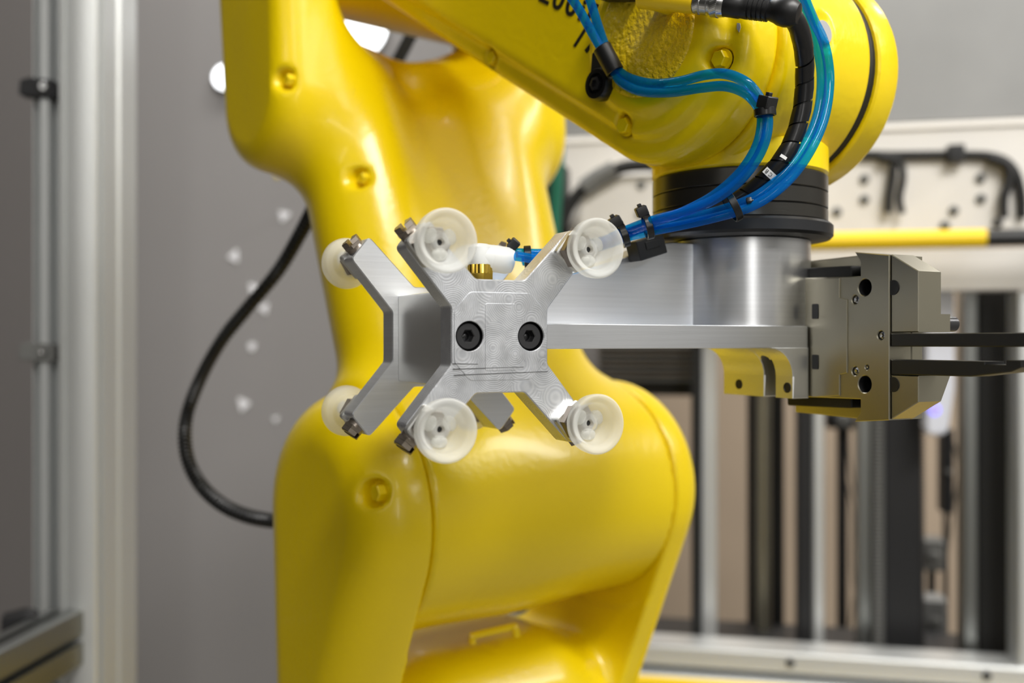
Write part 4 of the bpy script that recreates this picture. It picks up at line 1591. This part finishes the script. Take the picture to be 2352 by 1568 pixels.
# columns in the opening
cols = [  # px0, px1, y0, y1, material, label, kind
    (1588, 1611, .06, .09, 'rubber', 'narrow black column right behind the lower robot body', 0),
    (1611, 1646, .10, .14, 'profile', 'pale grey column beside the lower robot body', 0),
    (1717, 1736, .20, .23, 'rubber', 'thin black column left of the round olive column', 0),
    (1736, 1772, .16, .20, 'round', 'round olive grey column under the bracket foot', 0),
    (1772, 1801, .20, .24, 'rubber', 'black column right of the round olive column', 0),
    (1832, 1866, .08, .12, 'rack', 'black toothed rack column under the finger gripper', 1),
    (1866, 1893, .09, .12, 'profile', 'bright aluminium column right of the toothed rack', 0),
    (1972, 2004, .10, .14, 'profile_dark', 'grey column under the lower jaw', 0),
    (2004, 2032, .09, .13, 'ribbed', 'ribbed dark column beside the grey column', 1),
    (2032, 2118, .10, .16, 'dark', 'wide black column with a toothed right edge', 1),
    (2214, 2246, .07, .11, 'profile_dark', 'grey aluminium column right of the white device', 0),
    (2246, 2338, .08, .15, 'rubber', 'widest black column next to the right jamb', 0),
]
for px0, px1, y0, y1, mm, lab, kind in cols:
    x0, x1, za, zb = brect(px0, px1, 600, 1500, y0)
    o = thing('machine_column', lab, 'column', BM @ Vector(((x0 + x1) / 2, y0, zfl)), BA, 'upright columns in the machine opening')
    w_ = (x1 - x0) / 2
    H = zb - zfl
    if mm == 'round':
        link('shaft', G().lathe([(0, 0), (w_, 0), (w_, H), (0, H)], 32, Matrix.Translation((0, w_, 0))), 'nickel', o)
    else:
        base = {'rack': 'dark', 'ribbed': 'dark'}.get(mm, mm)
        link('shaft', G().box(-w_, w_, 0, y1 - y0, 0, H, 0.002), base, o)
    if kind:
        g = G()
        zt0 = BP(px0, 1500, y0).z - zfl
        zt1 = BP(px0, 700, y0).z - zfl
        n = 90
        for i in range(n):
            z = zt0 + (zt1 - zt0) * i / n
            dz = (zt1 - zt0) / n * 0.55
            if mm == 'ribbed':
                g.box(-w_ * .9, w_ * .9, -0.003, 0.0005, z, z + dz)
            else:
                g.box(w_ - 0.001, w_ + 0.0035, 0.002, 0.012, z, z + dz)
        tag(link('teeth', g, 'grey_metal' if mm != 'dark' else 'dark', o), kind='stuff')
# stacked bellows plates left, dark base plate, back shade
x0, x1, za, zb = brect(1370, 1590, 790, 876, .14)
o = thing('bellows', 'stack of thin dark horizontal plates right of the upper arm', 'bellows', BM @ Vector(((x0 + x1) / 2, .14, za)), BA)
n = 7
for i in range(n):
    z = (zb - za) * i / n
    link('plate', G().box(-(x1 - x0) / 2, (x1 - x0) / 2, 0, 0.03, z, z + (zb - za) / n * .55, 0.0006), 'wire' if i % 2 else 'grey_metal', o)
link('backing', G().box(-(x1 - x0) / 2, (x1 - x0) / 2, 0.03, 0.04, -0.02, zb - za, 0.0006), 'dark', o)
bbox('bed_plate', 'dark', 1150, 2340, 1500, 1540, 0.06, 0.2, 'dark machine bed at the foot of the columns', 'bed', 0.002, None, zfl)
# white device with a blue light
o, q = bthing('white_device', 'white rounded device with a glowing blue light behind the black fingers', 'device', 2160, 1000, 0.045)
zt = BP(2160, 665, .045).z - q.z
wd = BP(2197, 784, .045).x - BP(2130, 784, .045).x
P = fillet([(-wd / 2, 0.0), (wd * .25, 0.0), (wd / 2, 0.055), (wd / 2, zt), (-wd / 2, zt)], [0.008, 0.012, 0.02, 0.008, 0.004], 4)
link('case', G().prism([P], 0, 0.022, 0.003), 'white_dev', o)
l = BP(2146, 941, 0.045) - q
link('status_light', G().lathe([(0, 0), (0.0062, 0), (0.0060, 0.0012), (0, 0.002)], 28, axis_mtx((l.x, 0.0002, l.z), (0, -1, 0))), 'led', o)
g = G()
for i in range(8):
    g.cyl(0.0016, -0.003, 0.001, 0, 10, axis_mtx((-wd / 2, 0.01, 0.012 + i * 0.006), (1, 0, 0)))
link('rivet_row', g, 'white_dev', o)
# small machinery between the columns
x = [(2120, 2172, 1240, 1312, .30, 'grey_metal', 'grey gear box low between the dark columns'), (2118, 2176, 1376, 1480, .22, 'galv', 'pale blue grey box at the foot of the dark columns'),
     (2165, 2192, 985, 1180, .34, 'dark', 'dark upright cylinder block under the white device'), (1900, 1975, 945, 985, .34, 'dark', 'dark valve block hanging between the columns under the lower jaw')]
for px0, px1, py0, py1, y0, mm, lab in x:
    x0, x1, za, zb = brect(px0, px1, py0, py1, y0)
    o = thing('machine_block', lab, 'block', BM @ Vector(((x0 + x1) / 2, y0, za)), BA, 'small blocks inside the machine opening')
    wv = (x1 - x0) / 2
    link('housing', G().box(-wv, wv, 0, 0.04, 0, zb - za, 0.003), mm, o)
    link('cap', G().lathe([(0, 0), (wv * .5, 0), (wv * .5, 0.006), (wv * .35, 0.009), (0, 0.009)], 20, axis_mtx((0, 0, (zb - za) / 2), (0, -1, 0))), 'grey_metal', o)
    link('stand', G().box(-wv * .3, wv * .3, 0.01, 0.03, (zfl - za), 0.002, 0.001), 'dark', o)
for i, (pts, lab) in enumerate((([(1925, 980), (1932, 1060), (1948, 1120), (1960, 1190), (1958, 1300), (1972, 1420)], 'thin grey wire hanging left in the beige gap'),
                                ([(1948, 980), (1950, 1050), (1962, 1130), (1975, 1230), (1968, 1330), (1952, 1440)], 'thin grey wire hanging right in the beige gap'),
                                ([(2185, 990), (2200, 1080), (2185, 1200), (2172, 1300)], 'thin grey wire below the white device'))):
    P = [BM @ BP(px, py, .36) for px, py in pts]
    solo('hanging_wire', G().tube(spline(P, 8), 0.0018, 8), 'wire', lab, 'wire', 'thin wires in the machine opening')
# rounded pale cover and green hose behind the robot
o, q = bthing('round_cover', 'pale rounded machine cover behind the robot left of the black rings', 'cover', 1420, 640, -0.06)
xa, xb = BP(1322, 784, -.06).x - q.x, BP(1640, 784, -.06).x - q.x
zt = BP(1420, 392, -.06).z - q.z
P = fillet([(xa, 0), (xb, 0), (xb, zt), (xa, zt)], [0.002, 0.002, 0.04, 0.05], 8)
link('cover_shell', G().prism([P], 0, 0.055, 0.006), 'beam', o)
for px, py in ((1473, 425), (1470, 490)):
    l = BP(px, py, -.06) - q
    link('bolt', G().cyl(0.005, 0, 0.003, 0.0008, 16, axis_mtx((l.x, 0.0, l.z), (0, -1, 0))), 'grey_metal', o)
P = [BM @ BP(px, py, -.10) for px, py in ((1282, 330), (1279, 420), (1274, 500), (1272, 580), (1272, 700), (1272, 1400), (1272, 2600), (1272, 3300))]
solo('green_hose', G().tube(spline(P, 8), 0.0072, 14), 'green', 'upright dark green hose at the right edge of the upper arm', 'hose')
bbox('dark_upright', 'rubber', 1245, 1300, 380, 760, -.05, -0.02, 'black upright strip behind the green hose', 'post', 0.002, None, zfl)
